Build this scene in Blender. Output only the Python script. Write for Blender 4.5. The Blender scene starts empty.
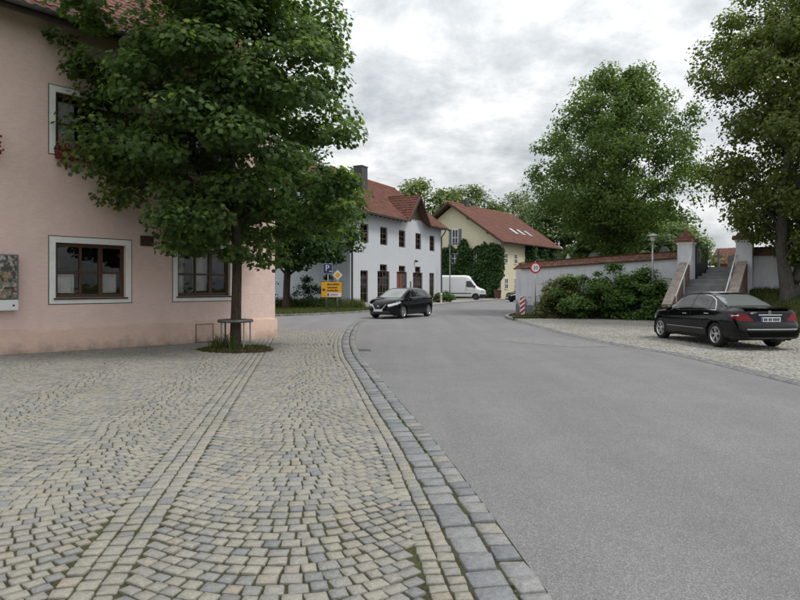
import bpy, bmesh, math, random
import numpy as np
from mathutils import Vector, Matrix
R = math.radians
rng = np.random.default_rng(7)
random.seed(7)
scene = bpy.context.scene
COL = scene.collection

# ------------------------------------------------------------------ camera, sky, sun, exposure
cam_d = bpy.data.cameras.new('camera')
cam = bpy.data.objects.new('camera', cam_d); COL.objects.link(cam)
cam.location = (0, 0, 1.6); cam.rotation_euler = (R(90), 0, 0)
cam_d.sensor_width = 36; cam_d.lens = 27.9; cam_d.shift_y = -0.0175
cam_d.clip_end = 4000
scene.camera = cam

SUN_EL, SUN_AZ = 58, 105          # azimuth clockwise from +Y
world = bpy.data.worlds.new('World'); scene.world = world; world.use_nodes = True
def build_world():
    nt = world.node_tree; nt.nodes.clear(); N = nt.nodes.new; L = nt.links.new
    out = N('ShaderNodeOutputWorld'); bg = N('ShaderNodeBackground'); bg.inputs['Strength'].default_value = 0.1
    sky = N('ShaderNodeTexSky'); sky.sky_type = 'NISHITA'; sky.sun_disc = False
    sky.sun_elevation = R(SUN_EL); sky.sun_rotation = R(SUN_AZ); sky.dust_density = 2
    tc = N('ShaderNodeTexCoord'); sep = N('ShaderNodeSeparateXYZ'); L(tc.outputs['Generated'], sep.inputs[0])
    zc = N('ShaderNodeMath'); zc.operation = 'MAXIMUM'; L(sep.outputs['Z'], zc.inputs[0]); zc.inputs[1].default_value = 0.0
    za = N('ShaderNodeMath'); za.operation = 'ADD'; L(zc.outputs[0], za.inputs[0]); za.inputs[1].default_value = 0.30
    dx = N('ShaderNodeMath'); dx.operation = 'DIVIDE'; L(sep.outputs['X'], dx.inputs[0]); L(za.outputs[0], dx.inputs[1])
    dy = N('ShaderNodeMath'); dy.operation = 'DIVIDE'; L(sep.outputs['Y'], dy.inputs[0]); L(za.outputs[0], dy.inputs[1])
    cmb = N('ShaderNodeCombineXYZ'); L(dx.outputs[0], cmb.inputs[0]); L(dy.outputs[0], cmb.inputs[1])
    n1 = N('ShaderNodeTexNoise'); n1.inputs['Scale'].default_value = 3.4; n1.inputs['Detail'].default_value = 11
    n1.inputs['Roughness'].default_value = 0.64; n1.inputs['Distortion'].default_value = 0.15
    L(cmb.outputs[0], n1.inputs['Vector'])
    rp = N('ShaderNodeValToRGB'); e = rp.color_ramp.elements
    e[0].position = 0.34; e[0].color = (3.9, 4.15, 4.32, 1); e[1].position = 0.64; e[1].color = (7.9, 7.95, 7.9, 1)
    m = e.new(0.46); m.color = (5.15, 5.36, 5.5, 1); m2 = e.new(0.55); m2.color = (6.5, 6.6, 6.65, 1)
    L(n1.outputs['Fac'], rp.inputs[0])
    g = N('ShaderNodeMath'); g.operation = 'MULTIPLY_ADD'; L(zc.outputs[0], g.inputs[0]); g.inputs[1].default_value = 1.0; g.inputs[2].default_value = 0.80
    mul = N('ShaderNodeMix'); mul.data_type = 'RGBA'; mul.blend_type = 'MULTIPLY'; mul.inputs[0].default_value = 1
    L(rp.outputs[0], mul.inputs[6]); L(g.outputs[0], mul.inputs[7])
    mix = N('ShaderNodeMix'); mix.data_type = 'RGBA'; mix.inputs[0].default_value = 0.94
    L(sky.outputs[0], mix.inputs[6]); L(mul.outputs[2], mix.inputs[7])
    L(mix.outputs[2], bg.inputs['Color']); L(bg.outputs[0], out.inputs['Surface'])
build_world()

sun_d = bpy.data.lights.new('sun', 'SUN'); sun_d.energy = 1.5; sun_d.angle = R(14); sun_d.color = (1.0, 0.965, 0.91)
sun = bpy.data.objects.new('sun', sun_d); COL.objects.link(sun)
_sd = Vector((math.sin(R(SUN_AZ))*math.cos(R(SUN_EL)), math.cos(R(SUN_AZ))*math.cos(R(SUN_EL)), math.sin(R(SUN_EL))))
sun.rotation_euler = _sd.to_track_quat('Z', 'Y').to_euler(); sun.location = (20, 0, 40)
vs = scene.view_settings
vs.view_transform = 'Standard'; vs.look = 'None'; vs.gamma = 1; vs.exposure = 0.50; vs.use_curve_mapping = False
scene.cycles.max_bounces = 8; scene.cycles.transparent_max_bounces = 12
scene.cycles.use_denoising = True

# ------------------------------------------------------------------ materials
MATS = {}
def srgb(r, g, b):
    return tuple(((c/255)/12.92 if c/255 <= .04045 else ((c/255+.055)/1.055)**2.4) for c in (r, g, b))
class NT:
    """small node-graph helper"""
    def __init__(s, name):
        s.m = bpy.data.materials.new(name); s.m.use_nodes = True; s.t = s.m.node_tree
        s.b = s.t.nodes['Principled BSDF']; s.out = s.t.nodes['Material Output']; s._tc = None
    def n(s, typ, **kw):
        o = s.t.nodes.new(typ)
        for k, v in kw.items():
            if k in o.bl_rna.properties: setattr(o, k, v)
            else: o.inputs[k].default_value = v
        return o
    def l(s, a, b): s.t.links.new(a, b)
    def obj(s):
        if not s._tc: s._tc = s.n('ShaderNodeTexCoord')
        return s._tc.outputs['Object']
    def geo(s): return s.n('ShaderNodeNewGeometry').outputs['Position']
    def noise(s, scale, detail=4, rough=.55, vec=None, dist=0):
        o = s.n('ShaderNodeTexNoise'); o.inputs['Scale'].default_value = scale; o.inputs['Detail'].default_value = detail
        o.inputs['Roughness'].default_value = rough; o.inputs['Distortion'].default_value = dist
        s.l(vec or s.obj(), o.inputs['Vector']); return o.outputs['Fac']
    def ramp(s, fac, stops, const=False):
        o = s.n('ShaderNodeValToRGB'); cr = o.color_ramp
        if const: cr.interpolation = 'CONSTANT'
        while len(cr.elements) < len(stops): cr.elements.new(.5)
        for e, (p, c) in zip(cr.elements, stops):
            e.position = p; e.color = (c, c, c, 1) if isinstance(c, (int, float)) else (*c[:3], 1)
        s.l(fac, o.inputs[0]); return o.outputs['Color']
    def mix(s, fac, a, b, mode='MIX'):
        o = s.n('ShaderNodeMix', data_type='RGBA', blend_type=mode)
        for i, v in ((0, fac), (6, a), (7, b)):
            if hasattr(v, 'is_linked'): s.l(v, o.inputs[i])
            elif i == 0: o.inputs[0].default_value = v
            else: o.inputs[i].default_value = (v, v, v, 1) if isinstance(v, (int, float)) else (*v[:3], 1)
        return o.outputs[2]
    def math(s, op, a, b=0.0):
        o = s.n('ShaderNodeMath', operation=op)
        for i, v in ((0, a), (1, b)):
            if hasattr(v, 'is_linked'): s.l(v, o.inputs[i])
            else: o.inputs[i].default_value = v
        return o.outputs[0]
    def attr(s, name): return s.n('ShaderNodeAttribute', attribute_name=name).outputs['Fac']
    def bump(s, h, strength=.3, dist=.01):
        o = s.n('ShaderNodeBump'); o.inputs['Strength'].default_value = strength; o.inputs['Distance'].default_value = dist
        s.l(h, o.inputs['Height']); s.l(o.outputs[0], s.b.inputs['Normal'])
    def base(s, c):
        if hasattr(c, 'is_linked'): s.l(c, s.b.inputs['Base Color'])
        else: s.b.inputs['Base Color'].default_value = (*c[:3], 1)
    def set(s, **kw):
        for k, v in kw.items():
            k = k.replace('_', ' ')
            if hasattr(v, 'is_linked'): s.l(v, s.b.inputs[k])
            else: s.b.inputs[k].default_value = v
        return s

def plain(name, col, rough=.6, var=.12, scale=8, metal=0, bump=0, spec=None, coat=0):
    if name in MATS: return MATS[name]
    t = NT(name); f = t.noise(scale, 5)
    lo = tuple(c*(1-var) for c in col); hi = tuple(min(1, c*(1+var)) for c in col)
    t.base(t.ramp(f, [(.3, lo), (.7, hi)])); t.set(Roughness=rough, Metallic=metal)
    if spec is not None: t.set(Specular_IOR_Level=spec)
    if coat: t.set(Coat_Weight=coat, Coat_Roughness=.03)
    if bump: t.bump(t.noise(scale*6, 4), bump, .01)
    MATS[name] = t.m; return t.m

def stucco(name, col, stain=.25, dirt_z=None, dirt_col=(.12, .10, .08), scale=1.0, bump=.25):
    t = NT(name); o = t.obj()
    big = t.noise(.45*scale, 6, .6); mid = t.noise(2.6*scale, 6, .65); fine = t.noise(38, 4, .6)
    c = t.ramp(big, [(.3, tuple(v*(1-stain) for v in col)), (.65, col)])
    c = t.mix(t.ramp(mid, [(.42, 0.0), (.75, .35)]), c, tuple(min(1, v*1.12) for v in col))
    sp = t.ramp(t.noise(9*scale, 6, .75), [(.30, .55), (.40, 0.0)])
    mh = t.n('ShaderNodeMapping'); mh.inputs['Scale'].default_value = (1.5, 1.5, 6); t.l(o, mh.inputs['Vector'])
    c = t.mix(t.ramp(t.noise(3.5*scale, 6, .7, mh.outputs[0]), [(.40, .0), (.66, .55)]), c, tuple(v*.80 for v in col))
    c = t.mix(sp, c, tuple(v*.72 for v in col))
    if dirt_z:
        sx = t.n('ShaderNodeSeparateXYZ'); t.l(o, sx.inputs[0])
        h = t.math('ADD', sx.outputs['Z'], t.math('MULTIPLY', t.noise(3.0, 8, .75), 1.3))
        m = t.ramp(t.math('MULTIPLY', h, 1/dirt_z), [(.45, .80), (.95, 0.0)])
        c = t.mix(m, c, dirt_col)
    t.base(c); t.set(Roughness=.9, Specular_IOR_Level=.2)
    t.bump(t.math('ADD', t.math('MULTIPLY', fine, .35), t.math('MULTIPLY', mid, 1.0)), bump, .03)
    MATS[name] = t.m; return t.m

def attr_ramp(name, stops, rough=.85, attr='rnd', use_obj=False, speck=.12, bump=.25, bscale=45, spec=.3, dirt=None):
    t = NT(name)
    fac = t.n('ShaderNodeObjectInfo').outputs['Random'] if use_obj else t.attr(attr)
    c = t.ramp(fac, stops)
    g = t.geo()
    f = t.noise(bscale, 5, .7, g)
    c = t.mix(1.0, c, t.ramp(f, [(.3, 1-speck*1.6), (.7, 1+speck)]), 'MULTIPLY')
    c = t.mix(1.0, c, t.ramp(t.noise(bscale*3.6, 3, .7, g), [(.32, 1-speck*1.3), (.5, 1.0), (.7, 1+speck*1.3)]), 'MULTIPLY')
    if dirt:
        c = t.mix(t.ramp(t.noise(dirt[1], 6, .65, g), [(.42, 0.0), (.72, dirt[2])]), c, dirt[0])
    t.base(c); t.set(Roughness=rough, Specular_IOR_Level=spec); t.bump(f, bump, .006)
    MATS[name] = t.m; return t.m

def leaf_mat(name, stops, trans=.35):
    t = NT(name)
    c = t.ramp(t.attr('rnd'), stops)
    t.base(c); t.set(Roughness=.55, Specular_IOR_Level=.2)
    tr = t.n('ShaderNodeBsdfTranslucent'); t.l(t.mix(1.0, c, (1.3, 1.5, .55), 'MULTIPLY'), tr.inputs['Color'])
    mx = t.n('ShaderNodeMixShader'); mx.inputs[0].default_value = trans
    t.l(t.b.outputs[0], mx.inputs[1]); t.l(tr.outputs[0], mx.inputs[2]); t.l(mx.outputs[0], t.out.inputs['Surface'])
    MATS[name] = t.m; return t.m

def glass_mat(name='window_glass', tint=.92, wob=.15):
    t = NT(name)
    gl = t.n('ShaderNodeBsdfGlossy'); gl.inputs['Roughness'].default_value = .015; gl.inputs['Color'].default_value = (.95, .97, 1, 1)
    tr = t.n('ShaderNodeBsdfTransparent'); tr.inputs['Color'].default_value = (tint, tint, tint, 1)
    fr = t.n('ShaderNodeFresnel'); fr.inputs['IOR'].default_value = 1.36
    bp = t.n('ShaderNodeBump'); bp.inputs['Strength'].default_value = wob; bp.inputs['Distance'].default_value = .02
    t.l(t.noise(2.5, 2, .5), bp.inputs['Height']); t.l(bp.outputs[0], gl.inputs['Normal']); t.l(bp.outputs[0], fr.inputs['Normal'])
    mx = t.n('ShaderNodeMixShader'); t.l(fr.outputs[0], mx.inputs[0]); t.l(tr.outputs[0], mx.inputs[1]); t.l(gl.outputs[0], mx.inputs[2])
    t.l(mx.outputs[0], t.out.inputs['Surface']); MATS[name] = t.m; return t.m

def build_materials():
    # asphalt: worn, pale aggregate showing
    t = NT('asphalt'); g = t.geo()
    a = t.noise(190, 3, .75, g); v = t.n('ShaderNodeTexVoronoi'); v.inputs['Scale'].default_value = 125; t.l(g, v.inputs['Vector'])
    sp = t.ramp(v.outputs['Color'], [(.15, .74), (.55, .98), (.9, 1.38)])
    big = t.noise(.35, 6, .6, g); mid = t.noise(2.0, 5, .6, g)
    c = t.ramp(big, [(.35, (.190, .187, .189)), (.65, (.212, .208, .210))])
    c = t.mix(1.0, c, sp, 'MULTIPLY'); c = t.mix(1.0, c, t.ramp(a, [(.3, .80), (.7, 1.16)]), 'MULTIPLY')
    c = t.mix(1.0, c, t.ramp(mid, [(.3, .95), (.7, 1.04)]), 'MULTIPLY')
    mp = t.n('ShaderNodeMapping'); mp.inputs['Scale'].default_value = (1.1, .06, 1); mp.inputs['Rotation'].default_value = (0, 0, R(-6)); t.l(g, mp.inputs['Vector'])
    c = t.mix(1.0, c, t.ramp(t.noise(1.0, 5, .6, mp.outputs[0]), [(.32, .91), (.62, 1.05)]), 'MULTIPLY')
    t.base(c); t.set(Roughness=.88, Specular_IOR_Level=.25)
    t.bump(t.math('ADD', a, v.outputs['Distance']), .55, .012); MATS['asphalt'] = t.m
    st = [(0, srgb(117, 119, 120)), (.14, srgb(128, 128, 126)), (.40, srgb(138, 135, 127)), (.66, srgb(145, 141, 131)), (.86, srgb(136, 134, 129)), (.96, srgb(146, 137, 124)), (1, srgb(121, 124, 127))]
    moss = ((.165, .160, .112), .9, .38)
    attr_ramp('cobble_many', st, dirt=moss, bump=.45, bscale=38, speck=.16); attr_ramp('cobble_single', st, use_obj=True, dirt=moss, bump=.45, bscale=38, speck=.16)
    sk = [(0, srgb(112, 115, 118)), (.5, srgb(125, 127, 129)), (.85, srgb(134, 134, 133)), (1, srgb(138, 135, 129))]
    attr_ramp('kerb_stone', sk, use_obj=True, bump=.5, bscale=30, speck=.18, dirt=((.14, .13, .09), 2.0, .3))
    attr_ramp('kerb_many', sk, bump=.5, bscale=30, speck=.18, dirt=((.14, .13, .09), 2.0, .3))
    sp_ = [(0, srgb(136, 136, 133)), (.4, srgb(155, 153, 147)), (.75, srgb(164, 161, 154)), (1, srgb(146, 146, 144))]
    attr_ramp('parking_cobble', sp_, dirt=((.20, .185, .11), .55, .55), bump=.4, bscale=30)
    attr_ramp('gutter_cobble', [(0, srgb(110, 112, 116)), (1, srgb(140, 139, 136))], bump=.4, bscale=30)
    # joint soil with moss
    t = NT('joint_soil'); g = t.geo()
    c = t.ramp(t.noise(1.3, 6, .7, g), [(.35, (.040, .038, .022)), (.52, (.060, .060, .030)), (.66, (.060, .078, .024))])
    c = t.mix(1.0, c, t.ramp(t.noise(60, 3, .6, g), [(.3, .6), (.7, 1.35)]), 'MULTIPLY')
    t.base(c); t.set(Roughness=1, Specular_IOR_Level=.1); t.bump(t.noise(55, 4, .7, g), .6, .02); MATS['joint_soil'] = t.m
    t = NT('grass_ground'); g = t.geo()
    c = t.ramp(t.noise(.5, 6, .65, g), [(.3, (.06, .075, .022)), (.55, (.075, .105, .03)), (.75, (.12, .11, .05))])
    c = t.mix(1.0, c, t.ramp(t.noise(26, 4, .7, g), [(.3, .6), (.7, 1.4)]), 'MULTIPLY')
    t.base(c); t.set(Roughness=1, Specular_IOR_Level=.1); t.bump(t.noise(30, 5, .7, g), 1.0, .05); MATS['grass_ground'] = t.m
    t = NT('leaf_soil'); g = t.geo()
    c = t.ramp(t.noise(6, 6, .7, g), [(.3, (.045, .03, .018)), (.5, (.085, .058, .034)), (.7, (.13, .09, .05))])
    t.base(c); t.set(Roughness=1); t.bump(t.noise(30, 5, .7, g), 1.0, .05); MATS['leaf_soil'] = t.m
    plain('slab_paving', (.27, .255, .235), .9, .2, 3, bump=.3)
    # plaster
    stucco('pink_plaster', srgb(235, 208, 199), .16, None, bump=.9)
    stucco('pink_plinth', srgb(222, 192, 176), .26, 1.05, (.20, .165, .125), bump=1.0)
    stucco('white_plaster', (.53, .55, .58), .1, 1.5, (.30, .29, .28), .6, .15)
    stucco('blue_plaster', (.72, .77, .85), .1, 1.5, (.26, .27, .29), .6, .15)
    stucco('yellow_plaster', (.74, .68, .50), .1, None, (.3, .28, .2), .4, .15)
    stucco('rose_plaster', (.50, .20, .17), .15, None, scale=.4, bump=.1)
    # churchyard wall: white limewash with a peeling grey-blue base
    t = NT('churchyard_plaster'); o = t.obj()
    c = t.ramp(t.noise(.9, 6, .65), [(.32, (.56, .58, .62)), (.62, (.70, .71, .74))])
    mp = t.n('ShaderNodeMapping'); mp.inputs['Scale'].default_value = (3.5, 3.5, .25); t.l(o, mp.inputs['Vector'])
    c = t.mix(t.ramp(t.noise(1.6, 5, .7, mp.outputs[0]), [(.48, 0.0), (.75, .35)]), c, (.33, .35, .38))
    sx = t.n('ShaderNodeSeparateXYZ'); t.l(o, sx.inputs[0])
    h = t.math('ADD', sx.outputs['Z'], t.math('ADD', t.math('MULTIPLY', t.noise(2.6, 9, .78), -2.6), 1.0))
    c = t.mix(t.ramp(h, [(.42, .9), (.50, 0.0)]), c, t.ramp(t.noise(14, 4), [(.35, (.10, .115, .145)), (.7, (.20, .22, .26))]))
    t.base(c); t.set(Roughness=.92, Specular_IOR_Level=.2); t.bump(t.noise(22, 5, .7), .4, .02); MATS['churchyard_plaster'] = t.m
    stucco('cheek_stone', (.30, .21, .17), .35, None, scale=2.2, bump=.6)
    plain('step_stone', (.20, .20, .205), .85, .25, 2.5, bump=.5)
    # tiles
    red = [(0, (.115, .044, .032)), (.35, (.16, .060, .042)), (.7, (.20, .080, .056)), (.9, (.13, .062, .05)), (1, (.25, .125, .09))]
    attr_ramp('roof_tile', red, rough=.8, bump=.3, bscale=20, dirt=((.13, .085, .06), .5, .5))
    attr_ramp('roof_tile_single', red, use_obj=True, rough=.8, bump=.3, bscale=20, dirt=((.13, .085, .06), .5, .5))
    attr_ramp('new_roof_tile', [(0, (.135, .054, .040)), (.6, (.195, .080, .056)), (1, (.125, .062, .048))], rough=.7, bump=.2)
    attr_ramp('coping_tile', [(0, (.115, .056, .042)), (.45, (.165, .080, .057)), (.8, (.22, .125, .09)), (1, (.11, .08, .068))], rough=.9, bump=.4, bscale=14, dirt=((.11, .10, .08), 1.2, .6))
    plain('roof_underlay', (.10, .05, .035), .9)
    # wood, metal, trims
    t = NT('brown_wood'); mp = t.n('ShaderNodeMapping'); mp.inputs['Scale'].default_value = (9, 9, 1.2); t.l(t.obj(), mp.inputs['Vector'])
    gr = t.noise(3.0, 5, .6, mp.outputs[0], 1.5); t.base(t.ramp(gr, [(.3, (.040, .018, .009)), (.7, (.095, .042, .02))])); t.set(Roughness=.5); t.bump(gr, .2, .005); MATS['brown_wood'] = t.m
    plain('dark_wood', (.035, .026, .02), .75, .35, 6); plain('door_red_wood', (.16, .05, .03), .55, .25, 5)
    plain('white_trim', (.80, .79, .77), .8, .1, 4, bump=.15); plain('grey_line', (.10, .095, .09), .8, .2, 5)
    plain('ring_steel', (.16, .165, .17), .5, .25, 8, metal=.6); plain('galvanised', (.36, .37, .38), .45, .18, 9, metal=.75); plain('dark_metal', (.035, .035, .038), .5, .3, 10, metal=.4)
    plain('black_iron', (.012, .012, .013), .55, .3, 10, metal=.3); plain('zinc', (.16, .165, .17), .5, .2, 6, metal=.6)
    plain('house_frame', (.085, .050, .038), .5, .25, 6); plain('dark_brown_metal', (.05, .033, .026), .45, .25, 6, metal=.3); plain('slate_cladding', (.045, .048, .055), .6, .3, 5, bump=.2)
    plain('room_dark', (.022, .02, .018), 1, .3, 1); plain('curtain', (.72, .71, .69), .9, .2, 3); plain('curtain_dim', (.20, .19, .18), .9, .3, 2)
    plain('terracotta_box', (.10, .05, .03), .8); plain('brown_plaque', (.055, .034, .026), .6, .3, 12)
    glass_mat()
    t = NT('dark_window'); t.base((.012, .014, .017)); t.set(Roughness=.06, Specular_IOR_Level=.6); t.bump(t.noise(1.7, 2), .08, .03); MATS['dark_window'] = t.m
    plain('skylight', (.46, .50, .54), .25, .08, 3)
    # bark
    for nm, lo, hi in (('bark_brown', (.038, .028, .021), (.105, .082, .062)), ('bark_grey', (.05, .045, .04), (.13, .118, .10))):
        t = NT(nm); mp = t.n('ShaderNodeMapping'); mp.inputs['Scale'].default_value = (7, 7, 1.3); t.l(t.geo(), mp.inputs['Vector'])
        f = t.noise(3.2, 7, .7, mp.outputs[0], .8); t.base(t.ramp(f, [(.35, lo), (.65, hi)])); t.set(Roughness=.95, Specular_IOR_Level=.2); t.bump(f, .9, .03); MATS[nm] = t.m
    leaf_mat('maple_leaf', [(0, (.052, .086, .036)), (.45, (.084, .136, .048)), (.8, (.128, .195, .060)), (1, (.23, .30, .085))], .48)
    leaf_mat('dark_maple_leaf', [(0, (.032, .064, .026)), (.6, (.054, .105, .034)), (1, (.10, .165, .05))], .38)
    leaf_mat('hornbeam_leaf', [(0, (.072, .112, .036)), (.5, (.108, .160, .048)), (.85, (.150, .210, .060)), (1, (.22, .28, .09))], .45)
    leaf_mat('linden_leaf', [(0, (.080, .108, .034)), (.5, (.122, .155, .046)), (.85, (.175, .208, .058)), (1, (.28, .29, .085))], .42)
    leaf_mat('far_leaf', [(0, (0.093, 0.132, 0.046)), (.5, (0.139, 0.186, 0.062)), (1, (0.217, 0.248, 0.085))], .25)
    leaf_mat('far_dark_leaf', [(0, (0.054, 0.093, 0.034)), (.6, (0.085, 0.132, 0.046)), (1, (0.139, 0.186, 0.062))], .25)
    leaf_mat('shrub_leaf', [(0, (.050, .095, .026)), (.5, (.082, .155, .036)), (.85, (.13, .22, .05)), (1, (.24, .30, .085))], .40)
    leaf_mat('pale_shrub_leaf', [(0, (0.085, 0.109, 0.037)), (.5, (0.132, 0.163, 0.053)), (1, (0.232, 0.248, 0.085))])
    leaf_mat('ivy_leaf', [(0, (0.019, 0.046, 0.016)), (.6, (0.034, 0.078, 0.022)), (1, (0.070, 0.132, 0.031))], .2)
    leaf_mat('grass_blade', [(0, (.045, .065, .018)), (.5, (.075, .105, .028)), (.85, (.12, .13, .045)), (1, (.20, .17, .08))], .3)
    leaf_mat('dry_leaf', [(0, (.06, .032, .016)), (.5, (.11, .06, .025)), (1, (.17, .10, .04))], .2)
    leaf_mat('geranium_petal', [(0, (.10, .010, .012)), (.6, (.22, .022, .025)), (1, (.30, .05, .05))], .2)
    # vehicles
    t = NT('black_paint'); t.base((.0035, .0035, .0042)); t.set(Roughness=.07, Specular_IOR_Level=.30); MATS['black_paint'] = t.m
    t = NT('white_paint'); t.base((.68, .69, .70)); t.set(Roughness=.35, Coat_Weight=.8, Coat_Roughness=.05); MATS['white_paint'] = t.m
    t = NT('car_glass'); t.base((.010, .012, .013)); t.set(Roughness=.02, Specular_IOR_Level=.6, IOR=1.5); MATS['car_glass'] = t.m
    t = NT('reflection_tint_glass'); t.base((.13, .145, .145)); t.set(Roughness=.02, Specular_IOR_Level=1.0, IOR=1.7); MATS['reflection_tint_glass'] = t.m  # pale base colour stands in for bright sky reflected in the glass
    plain('rubber', (.012, .012, .012), .85, .2, 20); plain('black_plastic', (.016, .016, .017), .55, .2, 20); plain('alloy', (.55, .56, .57), .3, .06, 5, metal=.85)
    plain('silver_trim', (.55, .56, .58), .3, .05, 5, metal=.25); plain('chrome', (.72, .73, .74), .12, .03, 5, metal=1); plain('dark_alloy', (.14, .14, .15), .35, .1, 5, metal=.7)
    t = NT('red_lens'); t.base((.16, .006, .012)); t.set(Roughness=.15, Specular_IOR_Level=.3); t.bump(t.noise(60, 1), .2, .004); MATS['red_lens'] = t.m
    t = NT('clear_lens'); t.base((.62, .64, .66)); t.set(Roughness=.08, Coat_Weight=1.0, Metallic=.4); MATS['clear_lens'] = t.m
    plain('plate_white', (.62, .65, .70), .5, .04, 5); plain('plate_blue', (.02, .06, .35), .5, .05, 5); plain('ink', (.012, .012, .014), .6, .1, 8)
    # signs
    plain('sign_yellow', (.72, .36, .012), .5, .08, 3); plain('sign_blue', (.010, .026, .10), .5, .1, 3); plain('sign_white', (.70, .70, .70), .5, .06, 3)
    plain('sign_red', (.42, .016, .022), .5, .1, 3); plain('sign_back', (.30, .31, .32), .5, .1, 4, metal=.5); plain('lilac', (.10, .08, .26), .6, .1, 4)
    plain('bin_brown', (.085, .03, .022), .6, .15, 6); plain('lantern_glass', (.62, .62, .58), .3, .1, 5); plain('headstone', (.18, .175, .17), .7, .4, 3, bump=.2); plain('pale_stone', (.62, .60, .56), .8, .15, 4)
    plain('tar', (.075, .074, .073), .85, .2, 20); plain('patch', (.175, .172, .172), .9, .25, 6, bump=.6)
build_materials()
M = MATS

# ------------------------------------------------------------------ object helpers
def link(o, parent=None):
    COL.objects.link(o)
    if parent: o.parent = parent
    return o
def tag(o, label=None, cat=None, group=None, kind=None):
    if label: o['label'] = label
    if cat: o['category'] = cat
    if group: o['group'] = group
    if kind: o['kind'] = kind
    return o
def thing(name, label, cat, loc=(0, 0, 0), rz=0, group=None):
    o = bpy.data.objects.new(name, None); o.empty_display_size = .2
    o.location = loc; o.rotation_euler = (0, 0, rz); link(o)
    return tag(o, label, cat, group)
def mesh_obj(name, verts, faces, mat, parent=None, smooth=False):
    me = bpy.data.meshes.new(name); me.from_pydata([tuple(v) for v in verts], [], faces); me.update()
    if mat: me.materials.append(mat)
    if smooth: me.polygons.foreach_set('use_smooth', [True]*len(me.polygons))
    return link(bpy.data.objects.new(name, me), parent)
def copy_tree(o, parent=None):
    c = o.copy(); COL.objects.link(c); c.parent = parent
    for ch in o.children: copy_tree(ch, c)
    return c

class MB:
    """collects faces of ONE part"""
    def __init__(s, mtx=None): s.v = []; s.f = []; s.m = mtx or Matrix.Identity(4)
    def add(s, vs, fs):
        b = len(s.v); s.v += [s.m @ Vector(p) for p in vs]; s.f += [tuple(b+i for i in q) for q in fs]; return s
    def box(s, c, d, rz=0, rot=None):
        m = Matrix.Translation(c) @ (rot.to_4x4() if rot else Matrix.Rotation(rz, 4, 'Z'))
        x, y, z = d[0]/2, d[1]/2, d[2]/2
        P = [m @ Vector(p) for p in ((-x,-y,-z),(x,-y,-z),(x,y,-z),(-x,y,-z),(-x,-y,z),(x,-y,z),(x,y,z),(-x,y,z))]
        return s.add(P, [(0,3,2,1),(4,5,6,7),(0,1,5,4),(1,2,6,5),(2,3,7,6),(3,0,4,7)])
    def bbox(s, x0, x1, y0, y1, z0, z1): return s.box(((x0+x1)/2, (y0+y1)/2, (z0+z1)/2), (x1-x0, y1-y0, z1-z0))
    def beam(s, a, b, w, h):
        a, b = Vector(a), Vector(b); d = b-a; q = d.to_track_quat('X', 'Z').to_matrix()
        return s.box((a+b)/2, (d.length, w, h), rot=q)
    def prism(s, poly, off):
        """planar polygon extruded by a vector"""
        n = len(poly); o = Vector(off); P = [Vector(p) for p in poly]
        nn = sum(((P[i]-P[0]).cross(P[(i+1) % n]-P[0]) for i in range(n)), Vector())
        if nn.dot(o) > 0: P.reverse()
        return s.add(P + [p+o for p in P], [tuple(range(n)), tuple(range(2*n-1, n-1, -1))] + [(i, i+n, (i+1) % n+n, (i+1) % n) for i in range(n)])
    def tube(s, pts, r, n=8, cap=True):
        pts = [Vector(p) for p in pts]; rs = r if isinstance(r, (list, tuple, np.ndarray)) else [r]*len(pts)
        vs, fs = [], []; up = Vector((.13, .21, .97))
        for i, p in enumerate(pts):
            d = (pts[min(i+1, len(pts)-1)]-pts[max(i-1, 0)]).normalized()
            a = d.cross(up)
            if a.length < .2: a = d.cross(Vector((1, 0, 0)))
            a.normalize(); b = d.cross(a)
            vs += [p+(a*math.cos(2*math.pi*k/n)+b*math.sin(2*math.pi*k/n))*rs[i] for k in range(n)]
        for i in range(len(pts)-1):
            fs += [(i*n+k, i*n+(k+1) % n, (i+1)*n+(k+1) % n, (i+1)*n+k) for k in range(n)]
        if cap: fs += [tuple(range(n-1, -1, -1)), tuple(range((len(pts)-1)*n, len(pts)*n))]
        return s.add(vs, fs)
    def lathe(s, prof, c=(0, 0, 0), axis='Z', n=20):
        vs, fs = [], []; c = Vector(c)
        for r, h in prof:
            for k in range(n):
                a = 2*math.pi*k/n; u, w = r*math.cos(a), r*math.sin(a)
                vs.append(c+Vector({'Z': (u, w, h), 'Y': (u, h, w), 'X': (h, u, w)}[axis]))
        for i in range(len(prof)-1):
            fs += [(i*n+k, i*n+(k+1) % n, (i+1)*n+(k+1) % n, (i+1)*n+k) for k in range(n)]
        return s.add(vs, fs)
    def build(s, name, mat, parent=None, smooth=False, loc=None, rz=0, fix=False):
        o = mesh_obj(name, s.v, s.f, mat, parent, smooth)
        if fix or not smooth:
            bm = bmesh.new(); bm.from_mesh(o.data); bmesh.ops.recalc_face_normals(bm, faces=bm.faces); bm.to_mesh(o.data); bm.free()
        if loc is not None: o.location = loc
        o.rotation_euler = (0, 0, rz); return o

def bevelled(o, w=.01, seg=2):
    m = o.modifiers.new('bevel', 'BEVEL'); m.width = w; m.segments = seg; m.limit_method = 'ANGLE'; return o

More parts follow.
